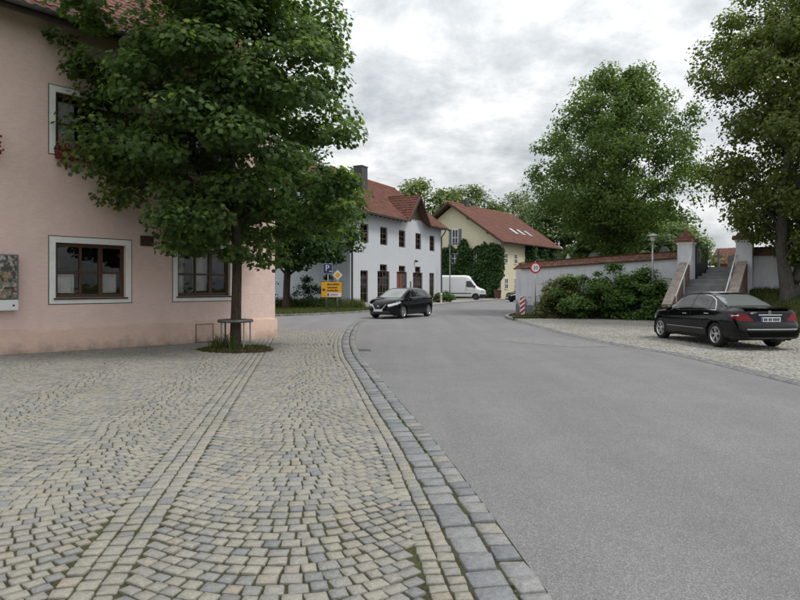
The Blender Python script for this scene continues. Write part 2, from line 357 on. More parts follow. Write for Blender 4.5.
def fast_mesh(name, V, loops, counts, mat, parent=None, rnd=None, smooth=False):
    """numpy mesh; counts = corners per face; rnd = one value per face"""
    me = bpy.data.meshes.new(name)
    me.vertices.add(len(V)); me.vertices.foreach_set('co', np.asarray(V, dtype=np.float32).ravel())
    me.loops.add(len(loops)); me.loops.foreach_set('vertex_index', np.asarray(loops, dtype=np.int32))
    starts = np.concatenate([[0], np.cumsum(counts)[:-1]]).astype(np.int32)
    me.polygons.add(len(counts)); me.polygons.foreach_set('loop_start', starts)
    me.polygons.foreach_set('loop_total', np.asarray(counts, dtype=np.int32))
    if rnd is not None:
        a = me.attributes.new('rnd', 'FLOAT', 'FACE'); a.data.foreach_set('value', np.asarray(rnd, dtype=np.float32))
    if smooth: me.polygons.foreach_set('use_smooth', np.ones(len(counts), dtype=bool))
    me.update(calc_edges=True); me.validate(); me.materials.append(mat)
    return link(bpy.data.objects.new(name, me), parent)

def instances_mesh(name, templates, which, mats3, locs, rnd, mat, parent=None, smooth=False):
    """templates: list of (V, faces); which: template per copy; mats3: (N,3,3); joined into one mesh"""
    Vs, Ls, Cs, Rs = [], [], [], []; base = 0
    for ti, (TV, TF) in enumerate(templates):
        idx = np.where(which == ti)[0]
        if not len(idx): continue
        TV = np.asarray(TV, float); nv = len(TV)
        P = np.einsum('nij,vj->nvi', mats3[idx], TV) + locs[idx][:, None, :]
        lp = np.concatenate([np.asarray(f) for f in TF]); ct = np.array([len(f) for f in TF])
        offs = base + np.arange(len(idx))*nv
        Vs.append(P.reshape(-1, 3)); Ls.append((lp[None, :]+offs[:, None]).ravel()); Cs.append(np.tile(ct, len(idx)))
        Rs.append(np.repeat(rnd[idx], len(ct))); base += nv*len(idx)
    return fast_mesh(name, np.concatenate(Vs), np.concatenate(Ls), np.concatenate(Cs), mat, parent, np.concatenate(Rs), smooth)

def rotz3(a):
    c, s = np.cos(a), np.sin(a); m = np.zeros((len(a), 3, 3)); m[:, 0, 0] = c; m[:, 0, 1] = -s; m[:, 1, 0] = s; m[:, 1, 1] = c; m[:, 2, 2] = 1; return m

def text_part(body, size, mat, parent, loc, rot, name='lettering', align='CENTER', sx=1):
    cu = bpy.data.curves.new('t', 'FONT'); cu.body = body; cu.size = size; cu.align_x = align; cu.align_y = 'CENTER'; cu.extrude = .001; cu.resolution_u = 3
    to = bpy.data.objects.new('t', cu); COL.objects.link(to)
    dg = bpy.context.evaluated_depsgraph_get(); me = bpy.data.meshes.new_from_object(to.evaluated_get(dg))
    bpy.data.objects.remove(to); me.name = name
    me.materials.clear(); me.materials.append(mat)
    o = link(bpy.data.objects.new(name, me), parent); o.location = loc; o.rotation_euler = rot; o.scale = (sx, 1, 1); return o
# ------------------------------------------------------------------ ground, road, paving
def gz(x, y):                                  # the square rises a little towards the house
    return .022*np.maximum(0, -np.asarray(x, float)-3.2)
def catmull(P, per=8):
    P = np.array(P, float); Q = np.vstack([2*P[0]-P[1], P, 2*P[-1]-P[-2]]); out = []
    for i in range(1, len(Q)-2):
        for t in np.arange(per)/per:
            out.append(.5*((2*Q[i])+(Q[i+1]-Q[i-1])*t+(2*Q[i-1]-5*Q[i]+4*Q[i+1]-Q[i+2])*t*t+(3*Q[i]-Q[i-1]-3*Q[i+1]+Q[i+2])*t**3))
    out.append(Q[-2]); return np.array(out)
def resample(P, step):
    P = np.array(P, float); d = np.r_[0, np.cumsum(np.linalg.norm(np.diff(P, axis=0), axis=1))]
    n = max(2, int(round(d[-1]/step))+1); s = np.linspace(0, d[-1], n)
    return np.stack([np.interp(s, d, P[:, k]) for k in range(P.shape[1])], 1)
def sheet(name, outline, z, mat, kind='structure', parent=None, zf=None):
    from mathutils.geometry import tessellate_polygon
    P = [Vector((p[0], p[1], z if zf is None else z+float(zf(p[0], p[1])))) for p in outline]
    tris = tessellate_polygon([P]); fs = []
    for t in tris:
        a, b, c = [P[i] for i in t]; fs.append(tuple(t) if (b-a).cross(c-a).z > 0 else tuple(reversed(t)))
    o = mesh_obj(name, P, fs, mat, parent)
    if kind: o['kind'] = kind
    return o
def in_poly(poly, x, y):
    x = np.asarray(x); y = np.asarray(y); r = np.zeros(x.shape, bool); n = len(poly)
    for i in range(n):
        x0, y0 = poly[i][:2]; x1, y1 = poly[(i+1) % n][:2]
        c = ((y0 > y) != (y1 > y)) & (x < (x1-x0)*(y-y0)/((y1-y0) if y1 != y0 else 1e-9)+x0); r ^= c
    return r

KERB = catmull([(2.1, -8), (1.62, -4), (1.17, 0), (.79, 3.16), (.63, 4.49), (.4, 6.2), (.04, 8.4), (-.47, 11.7), (-.93, 14.6), (-1.36, 18.8), (-1.60, 23.5), (-1.66, 26.5), (-1.5, 29.2)], 10)
KERB_NEAR = KERB[KERB[:, 1] < 22.7]
RIGHT = catmull([(7.0, -8), (6.7, 6), (6.45, 10), (6.40, 14.2), (5.9, 16.6), (5.45, 20.2), (5.3, 26), (5.25, 30), (5.5, 32.3), (6.4, 35), (9, 40), (13, 48), (18, 58), (26, 68), (45, 82)], 6)
VERGE_FRONT = catmull([(-30, 46.5), (-13, 34.6), (-9, 32.6), (-6.4, 32.8), (-4.4, 34.6), (-2.5, 37.2), (-1.3, 40.2)], 6)
FAR_LEFT = catmull([(-1.3, 40.2), (1.2, 46), (3.3, 52), (6.2, 60), (13, 73), (24, 84), (42, 96)], 6)

def build_ground():
    n = 24; g = np.sign(np.linspace(-1, 1, n))*np.abs(np.linspace(-1, 1, n))**3*1600
    V = [(x, y+40, -.10) for y in g for x in g]
    F = [(j*n+i, j*n+i+1, (j+1)*n+i+1, (j+1)*n+i) for j in range(n-1) for i in range(n-1)]
    mesh_obj('ground', V, F, M['grass_ground'])['kind'] = 'structure'
    road = list(KERB_NEAR)+[(-4.2, 22.75), (-10.2, 24.9), (-32, 43)]+list(VERGE_FRONT)+list(FAR_LEFT[1:])+list(RIGHT[::-1])
    sheet('road', road, -.012, M['asphalt'])
build_ground()

# ---- stone templates
def stone_template(r, hi=True, corner=.11, jit=.032, inset=.04, depth=-.035, edge=-.006):
    pts = []
    for cx, cy in ((.5, .5), (-.5, .5), (-.5, -.5), (.5, -.5)):
        ox, oy = r.normal(0, jit, 2); c = corner*r.uniform(.7, 1.4)
        a = (cx+ox-np.sign(cx)*c, cy+oy); b = (cx+ox, cy+oy-np.sign(cy)*c)
        m = (cx+ox-np.sign(cx)*c*.3, cy+oy-np.sign(cy)*c*.3)
        pts += [a, m, b] if cx*cy < 0 else [b, m, a]
    pts = np.array(pts); n = len(pts)
    ring0 = np.c_[pts, np.full(n, depth)]; ring1 = np.c_[pts, np.full(n, edge)]
    if not hi:
        ring1[:, 2] = -.002
        return np.vstack([ring0, ring1]), [(i, (i+1) % n, n+(i+1) % n, n+i) for i in range(n)]+[tuple(range(n, 2*n))]
    ring2 = np.c_[pts*(1-inset*2), r.normal(0, .0012, n)]
    top = np.array([[r.normal(0, .05), r.normal(0, .05), .0035]])
    V = np.vstack([ring0, ring1, ring2, top]); F = []
    for i in range(n):
        j = (i+1) % n; F += [(i, j, n+j, n+i), (n+i, n+j, 2*n+j, 2*n+i), (2*n+i, 2*n+j, 3*n)]
    return V, F
r_ = np.random.default_rng(3)
T_HI = [stone_template(r_) for _ in range(18)]
T_LO = [stone_template(r_, False) for _ in range(14)]
T_KERB = [stone_template(r_, True, .10, .025, .045, -.05, -.010) for _ in range(14)]

# plaza frame: straight axis along the kerb, s measured to the left of it
K0 = np.array([.79, 3.16]); D0 = np.array([-.153, 1.0]); D0 /= np.linalg.norm(D0); NL = np.array([-D0[1], D0[0]])
HC = np.array([-3.83, 19.0]); HN = np.array([.76, -.65])            # pink house corner, outward normal
TREE = np.array([-4.1, 15.45])
def kerb_x(y): return np.interp(y, KERB[:, 1], KERB[:, 0])
def plaza_inside(x, y):
    d = (x-HC[0])*HN[0]+(y-HC[1])*HN[1]
    along = (x-HC[0])*.65+(y-HC[1])*.76
    return (y > 1.4) & (y < 22.55) & ((d > .10) | (along > .12)) & (x > -.76*y-3.4) & (((x-TREE[0])/.95)**2+((y-TREE[1])/.85)**2 > 1)
def kerb_frame():
    P = resample(KERB[(KERB[:, 1] > 1.0)], .01); T = np.gradient(P, axis=0); T /= np.linalg.norm(T, axis=1)[:, None]
    return P, T, np.c_[-T[:, 1], T[:, 0]]

def build_plaza():
    base = list(KERB_NEAR[KERB_NEAR[:, 1] > -2])+[(-4.2, 22.7), (-6.5, 21.6), (-9.4, 13.6), (-14, 9.2), (-12, 0), (-6, -3)]
    # triangulated sheet with the same gentle rise
    pl = sheet('pavement', base, -.10, M['joint_soil'])
    bm = bmesh.new(); n = 60
    xs = np.linspace(-15, 2.2, 100); ys = np.linspace(-2, 22.6, 100); V = []; F = []; idx = -np.ones((100, 100), int)
    for j, y in enumerate(ys):
        for i, x in enumerate(xs):
            xx = min(x, float(kerb_x(y))-.005)
            idx[j, i] = len(V); V.append((xx, y, -.0095+float(gz(xx, y))))
    for j in range(99):
        for i in range(99):
            if xs[i] < kerb_x(ys[j]) or xs[i] < kerb_x(ys[j+1]): F.append((idx[j, i], idx[j, i+1], idx[j+1, i+1], idx[j+1, i]))
    bm.free()
    me = bpy.data.meshes.new('pavement'); me.from_pydata(V, [], F); me.update(); me.materials.append(M['joint_soil']); pl.data = me
    S = []                                     # x, y, angle, a, b
    def bay(s0, s1, h=.118, sag=.38):
        w = s1-s0
        for k in range(-36, 212):
            s = s0+.004+random.uniform(0, .02); first = True
            while s < s1-.012:
                u = (s-s0)/w*2-1; th = math.atan2(sag*2*u*2/w, 1)          # slope of t = -sag(1-u^2)
                a = random.uniform(.092, .132); sm = s+a*math.cos(th)/2
                if s+a*math.cos(th) > s1-.055: a = max(.05, (s1-s)/math.cos(th)); sm = s+a*math.cos(th)/2
                um = (sm-s0)/w*2-1; th = math.atan2(sag*4*um/w, 1)
                t = k*h-sag*(1-um*um)+.012*math.sin(k*.37+s0*3)
                p = K0+D0*t+NL*sm
                S.append((p[0], p[1], math.atan2(NL[1], NL[0])-th, a-.007, h*math.cos(th)-.010)); s += a*math.cos(th)
    edges = [.46, 2.215]
    bay(*edges)
    for r in range(3):                          # the straight band
        t = -3.5
        while t < 22:
            a = random.uniform(.09, .15); s = 2.285+r*.118; p = K0+D0*(t+a/2)+NL*s
            S.append((p[0], p[1], math.atan2(D0[1], D0[0]), a-.009, .118-.010)); t += a
    s0 = 2.578
    for k in range(6):
        bay(s0, s0+1.76, sag=.40); s0 += 1.72
    S = np.array(S)
    # rows that follow the kerb
    P, T, N = kerb_frame(); Rw = []
    for r in range(9):
        o = .40+.112*r+.056; i = 0
        while i < len(P)-16:
            a = random.uniform(.085, .13); k = min(len(P)-1, i+int(a*50)); p = P[k]+N[k]*o
            sl = (p-K0)@NL
            if r < 2 or sl < .56: Rw.append((p[0], p[1], math.atan2(T[k][1], T[k][0]), a-.009, .112-.009))
            i += int(a*100)
    Rw = np.array(Rw)
    # bay stones must stay clear of those rows
    from mathutils.kdtree import KDTree
    kd = KDTree(len(Rw))
    for i, q in enumerate(Rw): kd.insert((q[0], q[1], 0), i)
    kd.balance(); kx = kerb_x(S[:, 1])
    S = S[np.array([(kx[i]-S[i, 0])*.988 > .62 and kd.find((S[i, 0], S[i, 1], 0))[2] > .072 for i in range(len(S))])]
    S = np.vstack([S, Rw]); S = S[plaza_inside(S[:, 0], S[:, 1])]
    n = len(S); g = np.random.default_rng(5)
    ang = S[:, 2]+g.normal(0, .03, n); a = S[:, 3]*g.uniform(.93, 1.02, n); b = S[:, 4]*g.uniform(.95, 1.02, n)
    z = gz(S[:, 0], S[:, 1])+g.normal(0, .0022, n)
    m = rotz3(ang); m[:, :, 0] *= a[:, None]; m[:, :, 1] *= b[:, None]
    tilt = g.normal(0, .011, (n, 2)); m[:, 2, 0] = tilt[:, 0]*a; m[:, 2, 1] = tilt[:, 1]*b
    loc = np.c_[S[:, :2], z]; rnd = g.uniform(0, 1, n); which = g.integers(0, len(T_HI), n)
    dist = S[:, 1]+.15*np.abs(S[:, 0]); vis = (np.abs(S[:, 0])/S[:, 1] < .66) & (S[:, 1] > 3.1)
    order = np.argsort(np.where(vis, dist, 99)); single = order[:300]; rest = np.setdiff1d(np.arange(n), single)
    o = instances_mesh('small_cobbles', T_HI, which[rest], m[rest], loc[rest], rnd[rest], M['cobble_many'], pl, True)
    o['kind'] = 'stuff'
    tm = []
    for V, F in T_HI:
        me = bpy.data.meshes.new('cobblestone'); me.from_pydata([tuple(v) for v in V], [], F); me.update(); me.materials.append(M['cobble_single'])
        me.polygons.foreach_set('use_smooth', [True]*len(F)); tm.append(me)
    for i in single:
        c = link(bpy.data.objects.new('cobblestone', tm[which[i]]), pl)
        c.location = loc[i]; c.rotation_euler = (tilt[i, 1], -tilt[i, 0], ang[i]); c.scale = (a[i], b[i], 1)
    print('cobbles', n)
    # kerb: two rows of larger grey stones, one mesh each
    ks = sheet('kerb', list(KERB[KERB[:, 1] > 1.0]-np.array([.004, 0])) + list((KERB+np.array([-.40, 0]))[KERB[:, 1] > 1.0][::-1]), -.0115, M['joint_soil'])
    km = []
    for V, F in T_KERB:
        me = bpy.data.meshes.new('kerb_stone'); me.from_pydata([tuple(v) for v in V], [], F); me.update(); me.materials.append(M['kerb_stone'])
        me.polygons.foreach_set('use_smooth', [True]*len(F)); km.append(me)
    for off, wd, lo, hi in ((.088, .168, .15, .23), (.287, .212, .17, .25)):
        i = 0
        while i < len(P)-26:
            ln = random.uniform(lo, hi); k = min(len(P)-1, i+int(ln*50)); p = P[k]+N[k]*off
            c = link(bpy.data.objects.new('kerb_stone', random.choice(km)), ks)
            c.location = (p[0], p[1], random.gauss(.002, .003)); c.scale = (ln-.016, wd*random.uniform(.93, 1.02), 1.1)
            c.rotation_euler = (random.gauss(0, .015), random.gauss(0, .015), math.atan2(T[k][1], T[k][0])+random.gauss(0, .02)); i += int(ln*100)
build_plaza()

def right_x(y): return np.interp(y, RIGHT[:, 1], RIGHT[:, 0])
BANK_TOE = [(24, 6), (19.5, 11), (16.2, 15.5), (13.6, 20), (13.4, 23), (14.6, 25.9)]
PARK = [(float(right_x(y)), y) for y in np.linspace(4, 30.6, 30)]+[(6.2, 31.2), (8.5, 30.8), (11.9, 29.4), (12.3, 27.2), (14.8, 25.7)]+BANK_TOE[::-1][1:]+[(24, 4)]
def build_parking():
    o = sheet('parking_area', PARK, -.024, M['joint_soil'])
    g = np.random.default_rng(9); S = []
    for k in range(int((30.7-7.5)/.105)):
        y = 7.5+k*.105; x = float(right_x(y))+.36
        xe = 19.0
        while x < xe:
            a = g.uniform(.085, .14); S.append((x+a/2, y+.05*math.sin((x+k*.3)*1.9)+g.normal(0, .006), a)); x += a
    S = np.array(S); S = S[in_poly(PARK, S[:, 0], S[:, 1]) & (S[:, 0] < .70*S[:, 1]+1.0)]; n = len(S)
    ang = g.normal(.05, .09, n); m = rotz3(ang); m[:, :, 0] *= (S[:, 2]-.014)[:, None]; m[:, :, 1] *= g.uniform(.082, .095, n)[:, None]
    loc = np.c_[S[:, :2], g.normal(-.002, .004, n)]
    c = instances_mesh('parking_cobbles', T_LO, g.integers(0, len(T_LO), n), m, loc, g.uniform(0, 1, n), M['parking_cobble'], o); c['kind'] = 'stuff'
    # darker gutter rows along the asphalt
    E = resample(RIGHT[(RIGHT[:, 1] > 5) & (RIGHT[:, 1] < 29)], .01); T = np.gradient(E, axis=0); T /= np.linalg.norm(T, axis=1)[:, None]; N = np.c_[T[:, 1], -T[:, 0]]
    G = []
    for r in range(3):
        i = 0
        while i < len(E)-14:
            a = random.uniform(.1, .15); k = min(len(E)-1, i+int(a*50)); p = E[k]+N[k]*(.06+r*.115); G.append((p[0], p[1], math.atan2(T[k][1], T[k][0]), a)); i += int(a*100)
    G = np.array(G); n2 = len(G); m = rotz3(G[:, 2]+g.normal(0, .05, n2)); m[:, :, 0] *= (G[:, 3]-.013)[:, None]; m[:, :, 1] *= .100
    c = instances_mesh('gutter_cobbles', T_LO, g.integers(0, len(T_LO), n2), m, np.c_[G[:, :2], g.normal(-.001, .003, n2)], g.uniform(0, 1, n2), M['gutter_cobble'], o); c['kind'] = 'stuff'
    print('parking', n, n2)
build_parking()

def build_verge():
    zv = .07
    W0 = (-3.63, 45)
    outline = list(VERGE_FRONT)+[(-1.6, 41.2), (-3.0, 44.6), (-14, 50.2), (-34, 60)]
    sheet('grass_verge', outline, zv, M['grass_ground'])
    # low kerb stones around the verge and the tip beside the churchyard wall
    def low_kerb(path, name, wd=.14, h=.10, side=1):
        E = resample(path, .8); root = None
        for a, b in zip(E[:-1], E[1:]):
            mb = MB(); d = (b-a)/np.linalg.norm(b-a); nn = np.array([-d[1], d[0]])*side; q = b-d*.012
            c = (a+q)/2+nn*wd/2
            mb.box((0, 0, 0), (np.linalg.norm(q-a), wd, h+.1))
            if root is None: root = mb.build(name, M['kerb_flat'], None); root['kind'] = 'structure'; root.location = (c[0], c[1], h/2-.05); root.rotation_euler = (0, 0, math.atan2(d[1], d[0])); inv = root.matrix_basis.inverted(); bevelled(root, .015)
            else:
                o = mb.build('kerb_stone', M['kerb_flat'], root); mw = Matrix.Translation((c[0], c[1], h/2-.05)) @ Matrix.Rotation(math.atan2(d[1], d[0]), 4, 'Z')
                o.matrix_basis = inv @ mw; bevelled(o, .015)
    plain('kerb_flat', (.22, .215, .21), .9, .25, 4, bump=.4)
    low_kerb(VERGE_FRONT[VERGE_FRONT[:, 0] > -12], 'verge_kerb')
    low_kerb(RIGHT[(RIGHT[:, 1] > 29.2) & (RIGHT[:, 1] < 37)], 'traffic_island_kerb', side=-1)
    low_kerb(FAR_LEFT[(FAR_LEFT[:, 1] > 41) & (FAR_LEFT[:, 1] < 74)], 'footpath_kerb')
    fl = FAR_LEFT[(FAR_LEFT[:, 1] > 40.9) & (FAR_LEFT[:, 1] < 74)]
    sheet('footpath', list(fl+np.array([-.14, 0]))+[(11, 75.6), (4.6, 74), (-5, 66), (4.2, 60.7), (-3.4, 45.0), (-1.75, 41.2)], .094, M['slab_paving'])
    sheet('planting_bed', [(5.45, 31.3), (6.3, 31.25), (8.5, 30.85), (11.9, 29.45), (12.4, 27.2), (14.2, 30.6), (6.4, 34.2), (5.9, 33.2)], .015, M['leaf_soil'])
build_verge()

def road_marks():
    # a repaired strip and a drain cover, thin sheets on the road
    sheet('asphalt_patch', [(2.9, 18.2), (4.6, 16.3), (5.75, 16.6), (5.3, 18.4), (4.4, 19.3), (3.3, 19.2)], -.008, M['patch'])
    sheet('drain_cover', [(-1.15, 15.35), (-.72, 15.35), (-.75, 15.8), (-1.18, 15.8)], -.006, M['dark_metal'])
road_marks()
# ------------------------------------------------------------------ building helpers
def wall_panel(mb, x0, x1, z0, z1, ops, y=0, reveal=.2):
    """front face of a wall at y with real openings (x0,x1,z0,z1) and their reveals"""
    xs = sorted({x0, x1, *[v for o in ops for v in o[:2]]}); zs = sorted({z0, z1, *[v for o in ops for v in o[2:]]})
    for i in range(len(xs)-1):
        for j in range(len(zs)-1):
            cx, cz = (xs[i]+xs[i+1])/2, (zs[j]+zs[j+1])/2
            if any(o[0] < cx < o[1] and o[2] < cz < o[3] for o in ops): continue
            mb.add([(xs[i], y, zs[j]), (xs[i+1], y, zs[j]), (xs[i+1], y, zs[j+1]), (xs[i], y, zs[j+1])], [(0, 1, 2, 3)])
    for a, b, c, d in ops:
        q = y+reveal
        mb.add([(a, y, c), (b, y, c), (b, y, d), (a, y, d), (a, q, c), (b, q, c), (b, q, d), (a, q, d)], [(0, 4, 5, 1), (1, 5, 6, 2), (2, 6, 7, 3), (3, 7, 4, 0)])

def casement(parent, loc, rz, w, h, vb=(.5,), hb=(.5,), mat='brown_wood', fw=.07, bw=.045, recess=.11, thick=.06, glass='window_glass', curtain=None, room=True, per_pane=True, sill=None, name='window', glass_mat_pane=None):
    """frame mesh with its panes, curtain and sill as children; origin at the sill centre on the wall face"""
    mb = MB(); y0, y1 = recess, recess+thick
    mb.bbox(-w/2, -w/2+fw, y0, y1, 0, h); mb.bbox(w/2-fw, w/2, y0, y1, 0, h)
    mb.bbox(-w/2+fw, w/2-fw, y0, y1, 0, fw); mb.bbox(-w/2+fw, w/2-fw, y0, y1, h-fw, h)
    iw, ih = w-2*fw, h-2*fw; vx = []; hz = []
    for v in vb:
        f, t = (v if isinstance(v, tuple) else (v, bw)); x = -iw/2+iw*f; vx.append((x, t)); mb.bbox(x-t/2, x+t/2, y0+.004, y1-.004, fw, h-fw)
    for v in hb:
        f, t = (v if isinstance(v, tuple) else (v, bw)); z = fw+ih*f; hz.append((z, t)); mb.bbox(-w/2+fw, w/2-fw, y0+.009, y1-.009, z-t/2, z+t/2)
    o = mb.build(name, M[mat], parent, loc=loc, rz=rz)
    xe = [-iw/2]+[x for x, _ in vx]+[iw/2]; ze = [fw]+[z for z, _ in hz]+[h-fw]
    ym = (y0+y1)/2
    if per_pane:
        for i in range(len(xe)-1):
            for j in range(len(ze)-1):
                p = MB(); p.bbox(xe[i]+.004, xe[i+1]-.004, ym-.003, ym+.003, ze[j]+.004, ze[j+1]-.004); p.build('pane', M[glass], o)
    else:
        p = MB(); p.bbox(-iw/2, iw/2, ym-.003, ym+.003, fw, h-fw); p.build('pane', M[glass], o)
    if curtain:
        for a, b, za, zb in curtain:
            n = 24; V = []; F = []
            for i in range(n+1):
                x = -iw/2+iw*(a+(b-a)*i/n); yy = y1+.10+.025*math.sin(i*1.9)+.01*math.sin(i*4.3)
                V += [(x, yy, fw+ih*za), (x, yy, fw+ih*zb)]
            F = [(2*i, 2*i+2, 2*i+3, 2*i+1) for i in range(n)]
            mesh_obj('curtain', V, F, M['curtain'], o, True)
    if room:
        q = MB(); D = 1.3; X = w/2+.35; Z0, Z1 = -.5, h+.3
        q.add([(-X, y1+.03, Z0), (X, y1+.03, Z0), (X, y1+.03, Z1), (-X, y1+.03, Z1), (-X, y1+D, Z0), (X, y1+D, Z0), (X, y1+D, Z1), (-X, y1+D, Z1)], [(4, 5, 6, 7), (0, 4, 7, 3), (1, 2, 6, 5), (0, 1, 5, 4), (3, 7, 6, 2)])
        q.build('room_lining', M['room_dark'], o)
    if sill:
        s = MB(); s.bbox(-w/2-.04, w/2+.04, -.05, recess, -.04, -.004); s.build('sill', M[sill], o)
    return o

TILE_X = [0, .12, .3, .5, .72, .9, 1.03]; TILE_Z = [.35, .9, .95, .35, 0, .05, .4]
def tile_template(hi=.028, lip=.020):
    V = []; F = []; n = len(TILE_X)
    for x, z in zip(TILE_X, TILE_Z): V += [(x-.5, -.5, z*hi+lip-.014), (x-.5, -.5, z*hi+lip), (x-.5, .58, z*hi)]
    for i in range(n-1):
        a, b = 3*i, 3*i+3; F += [(a+1, b+1, b+2, a+2), (a, b, b+1, a+1)]
    return np.array(V), F
TT = tile_template()
def tile_positions(W, Ls, tw, tl, clip=None):
    out = []
    for j in range(int(Ls/tl)+1):
        for i in range(int(W/tw)):
            a, b = (i+.5)*tw, (j+.5)*tl
            if b > Ls+tl*.4: continue
            if clip is None or clip(a, b): out.append((a, b))
    return np.array(out)
def tile_field(name, parent, o, u, v, W, Ls, mat, tw=.24, tl=.34, clip=None, jit=.004, hs=1.0):
    u, v, o = np.array(u, float), np.array(v, float), np.array(o, float); nn = np.cross(u, v)
    P = tile_positions(W, Ls, tw, tl, clip); n = len(P); g = np.random.default_rng(n+3)
    loc = o+P[:, :1]*u+P[:, 1:]*v+nn*(.012+g.normal(0, jit, n))[:, None]
    m = np.zeros((n, 3, 3)); m[:, :, 0] = u*tw; m[:, :, 1] = v*tl; m[:, :, 2] = nn*hs; m[:, :, 1] += nn*g.normal(0, .006, n)[:, None]
    ob = instances_mesh(name, [TT], np.zeros(n, int), m, loc, g.uniform(0, 1, n), mat, parent); ob['kind'] = 'stuff'
    return ob
def gutter(parent, a, b, r=.07, mat='zinc'):
    a, b = Vector(a), Vector(b); d = (b-a).normalized(); s = d.cross(Vector((0, 0, 1))); mb = MB(); n = 8; V = []; F = []
    for p in (a, b):
        for rr in (r, r-.012):
            V += [p+s*math.cos(math.pi*k/n)*rr-Vector((0, 0, 1))*math.sin(math.pi*k/n)*rr for k in range(n+1)]
    m = n+1
    for k in range(n): F += [(k, k+1, 2*m+k+1, 2*m+k), (m+k, 3*m+k, 3*m+k+1, m+k+1)]
    F += [(0, 2*m, 3*m, m), (n, m+n, 3*m+n, 2*m+n)]
    mb.add(V, F); return mb.build('gutter', M[mat], parent)

# ------------------------------------------------------------------ pink house
def pink_house():
    th = math.atan2(.76, .65)
    h = thing('pink_house', 'large pink plastered house with brown casement windows behind the square maple', 'house', (HC[0], HC[1], 0), th)
    L, Dp, H = 13.0, 8.0, 8.02
    wins = [(-6.41, -4.50, 1.19, 2.74), (-3.37, -1.47, 1.19, 2.74), (-6.41, -4.50, 4.63, 6.20), (-3.37, -1.47, 4.63, 6.20), (-9.55, -7.65, 4.63, 6.20)]
    b = .135; ops = [(a+b, c-b, d+b, e-b) for a, c, d, e in wins]
    mb = MB(); wall_panel(mb, -L, 0, -.3, H, ops, 0, .24)
    mb.add([(0, 0, -.3), (0, Dp, -.3), (0, Dp, H), (0, 0, H), (0, Dp/2, H+3.2)], [(0, 1, 2, 3), (3, 2, 4)])
    mb.add([(-L, 0, -.3), (-L, 0, H), (-L, Dp/2, H+3.2), (-L, Dp, H), (-L, Dp, -.3)], [(0, 1, 2, 3, 4)])
    mb.add([(0, Dp, -.3), (-L, Dp, -.3), (-L, Dp, H), (0, Dp, H)], [(0, 1, 2, 3)])
    mb.build('wall', M['pink_plaster'], h)
    p = MB(); V = []; F = []; n = 60
    for i in range(n+1):
        x = -L+(L+.06)*i/n; zt = .62+.012*math.sin(i*.8)+.008*math.sin(i*2.3)
        V += [(x, -.055, -.3), (x, -.055+.006*math.sin(i*1.3), zt-.05), (x, -.02, zt), (x, .002, zt+.02)]
    for i in range(n): F += [(4*i+k, 4*i+4+k, 4*i+5+k, 4*i+1+k) for k in range(3)]
    p.add(V, F); p.add([(.06, -.055, -.3), (.06, Dp, -.3), (.06, Dp, .6), (.06, -.055, .57), (.002, -.02, .64), (.002, Dp, .64)], [(0, 1, 2, 3), (3, 2, 5, 4)])
    p.build('plinth', M['pink_plinth'], h, True)
    for k, (a, c, d, e) in enumerate(wins):
        w, hh = c-a-2*b, e-d-2*b
        cur = [(.02, .30, .02, .42), (.70, .98, .02, .44)] if k == 0 else ([(.36, .66, .05, .9), (.02, .16, 0, .95)] if k == 1 else [(.05, .3, .0, .95), (.72, .97, 0, .95)])
        o = casement(h, ((a+c)/2, 0, d+b), 0, w, hh, vb=((.345, .055), (.665, .10)), hb=((.46, .05),), fw=.085, recess=.10, thick=.07, curtain=cur, sill='dark_wood')
        s = MB()
        x0, x1, z0, z1 = -w/2, w/2, 0, hh
        for q in ((x0-b, x0, z0-b, z1+b), (x1, x1+b, z0-b, z1+b), (x0, x1, z1, z1+b), (x0, x1, z0-b, z0)): s.bbox(q[0], q[1], -.012, .03, q[2], q[3])
        s.build('surround', M['white_trim'], o)
        s = MB(); t = .022
        for q in ((x0-b-t, x0-b, z0-b-t, z1+b+t), (x1+b, x1+b+t, z0-b-t, z1+b+t), (x0-b, x1+b, z1+b, z1+b+t), (x0-b, x1+b, z0-b-t, z0-b)): s.bbox(q[0], q[1], -.006, .03, q[2], q[3])
        s.build('outline', M['grey_line'], o)
    s = MB(); s.bbox(-4.27, -3.93, -.05, .02, 2.62, 2.88); s.bbox(-4.25, -3.95, -.058, -.05, 2.64, 2.86); bevelled(s.build('wall_plaque', M['brown_plaque'], h), .006)
    s = MB()
    for q in ((-2.735, -2.723, .05, .555), (-2.207, -2.195, .05, .555), (-2.723, -2.207, .05, .062), (-2.723, -2.207, .543, .555)): s.bbox(q[0], q[1], -.075, -.05, q[2], q[3])
    s.build('hatch_frame', M['grey_line'], h)
    s = MB(); s.bbox(-2.715, -2.215, -.07, -.05, .075, .535); s.build('hatch_door', M['pink_plinth'], h)
    # roof
    ov, ze = .58, 7.62; sl = math.radians(38); v = (0, math.cos(sl), math.sin(sl)); Ls = (Dp/2+ov)/math.cos(sl)
    r = MB(); r.prism([(-L-.3, -ov, ze), (.45, -ov, ze), (.45, Dp/2, ze+(Dp/2+ov)*math.tan(sl)), (-L-.3, Dp/2, ze+(Dp/2+ov)*math.tan(sl))], (0, .07, -.09))
    r.prism([(-L-.3, Dp+ov, ze), (.45, Dp+ov, ze), (.45, Dp/2, ze+(Dp/2+ov)*math.tan(sl)), (-L-.3, Dp/2, ze+(Dp/2+ov)*math.tan(sl))], (0, -.07, -.09))
    ro = r.build('roof', M['dark_wood'], h)
    o = np.array((-L-.3, -ov-.03, ze)); nn = np.cross((1, 0, 0), v); tw, tl = .235, .335
    P = tile_positions(L+.75, Ls, tw, tl); xx = o[0]+P[:, 0]
    near = np.where((xx > -9.3) & (xx < -3.6) & (P[:, 1] < 12*tl))[0][:300]; ns = set(near.tolist())
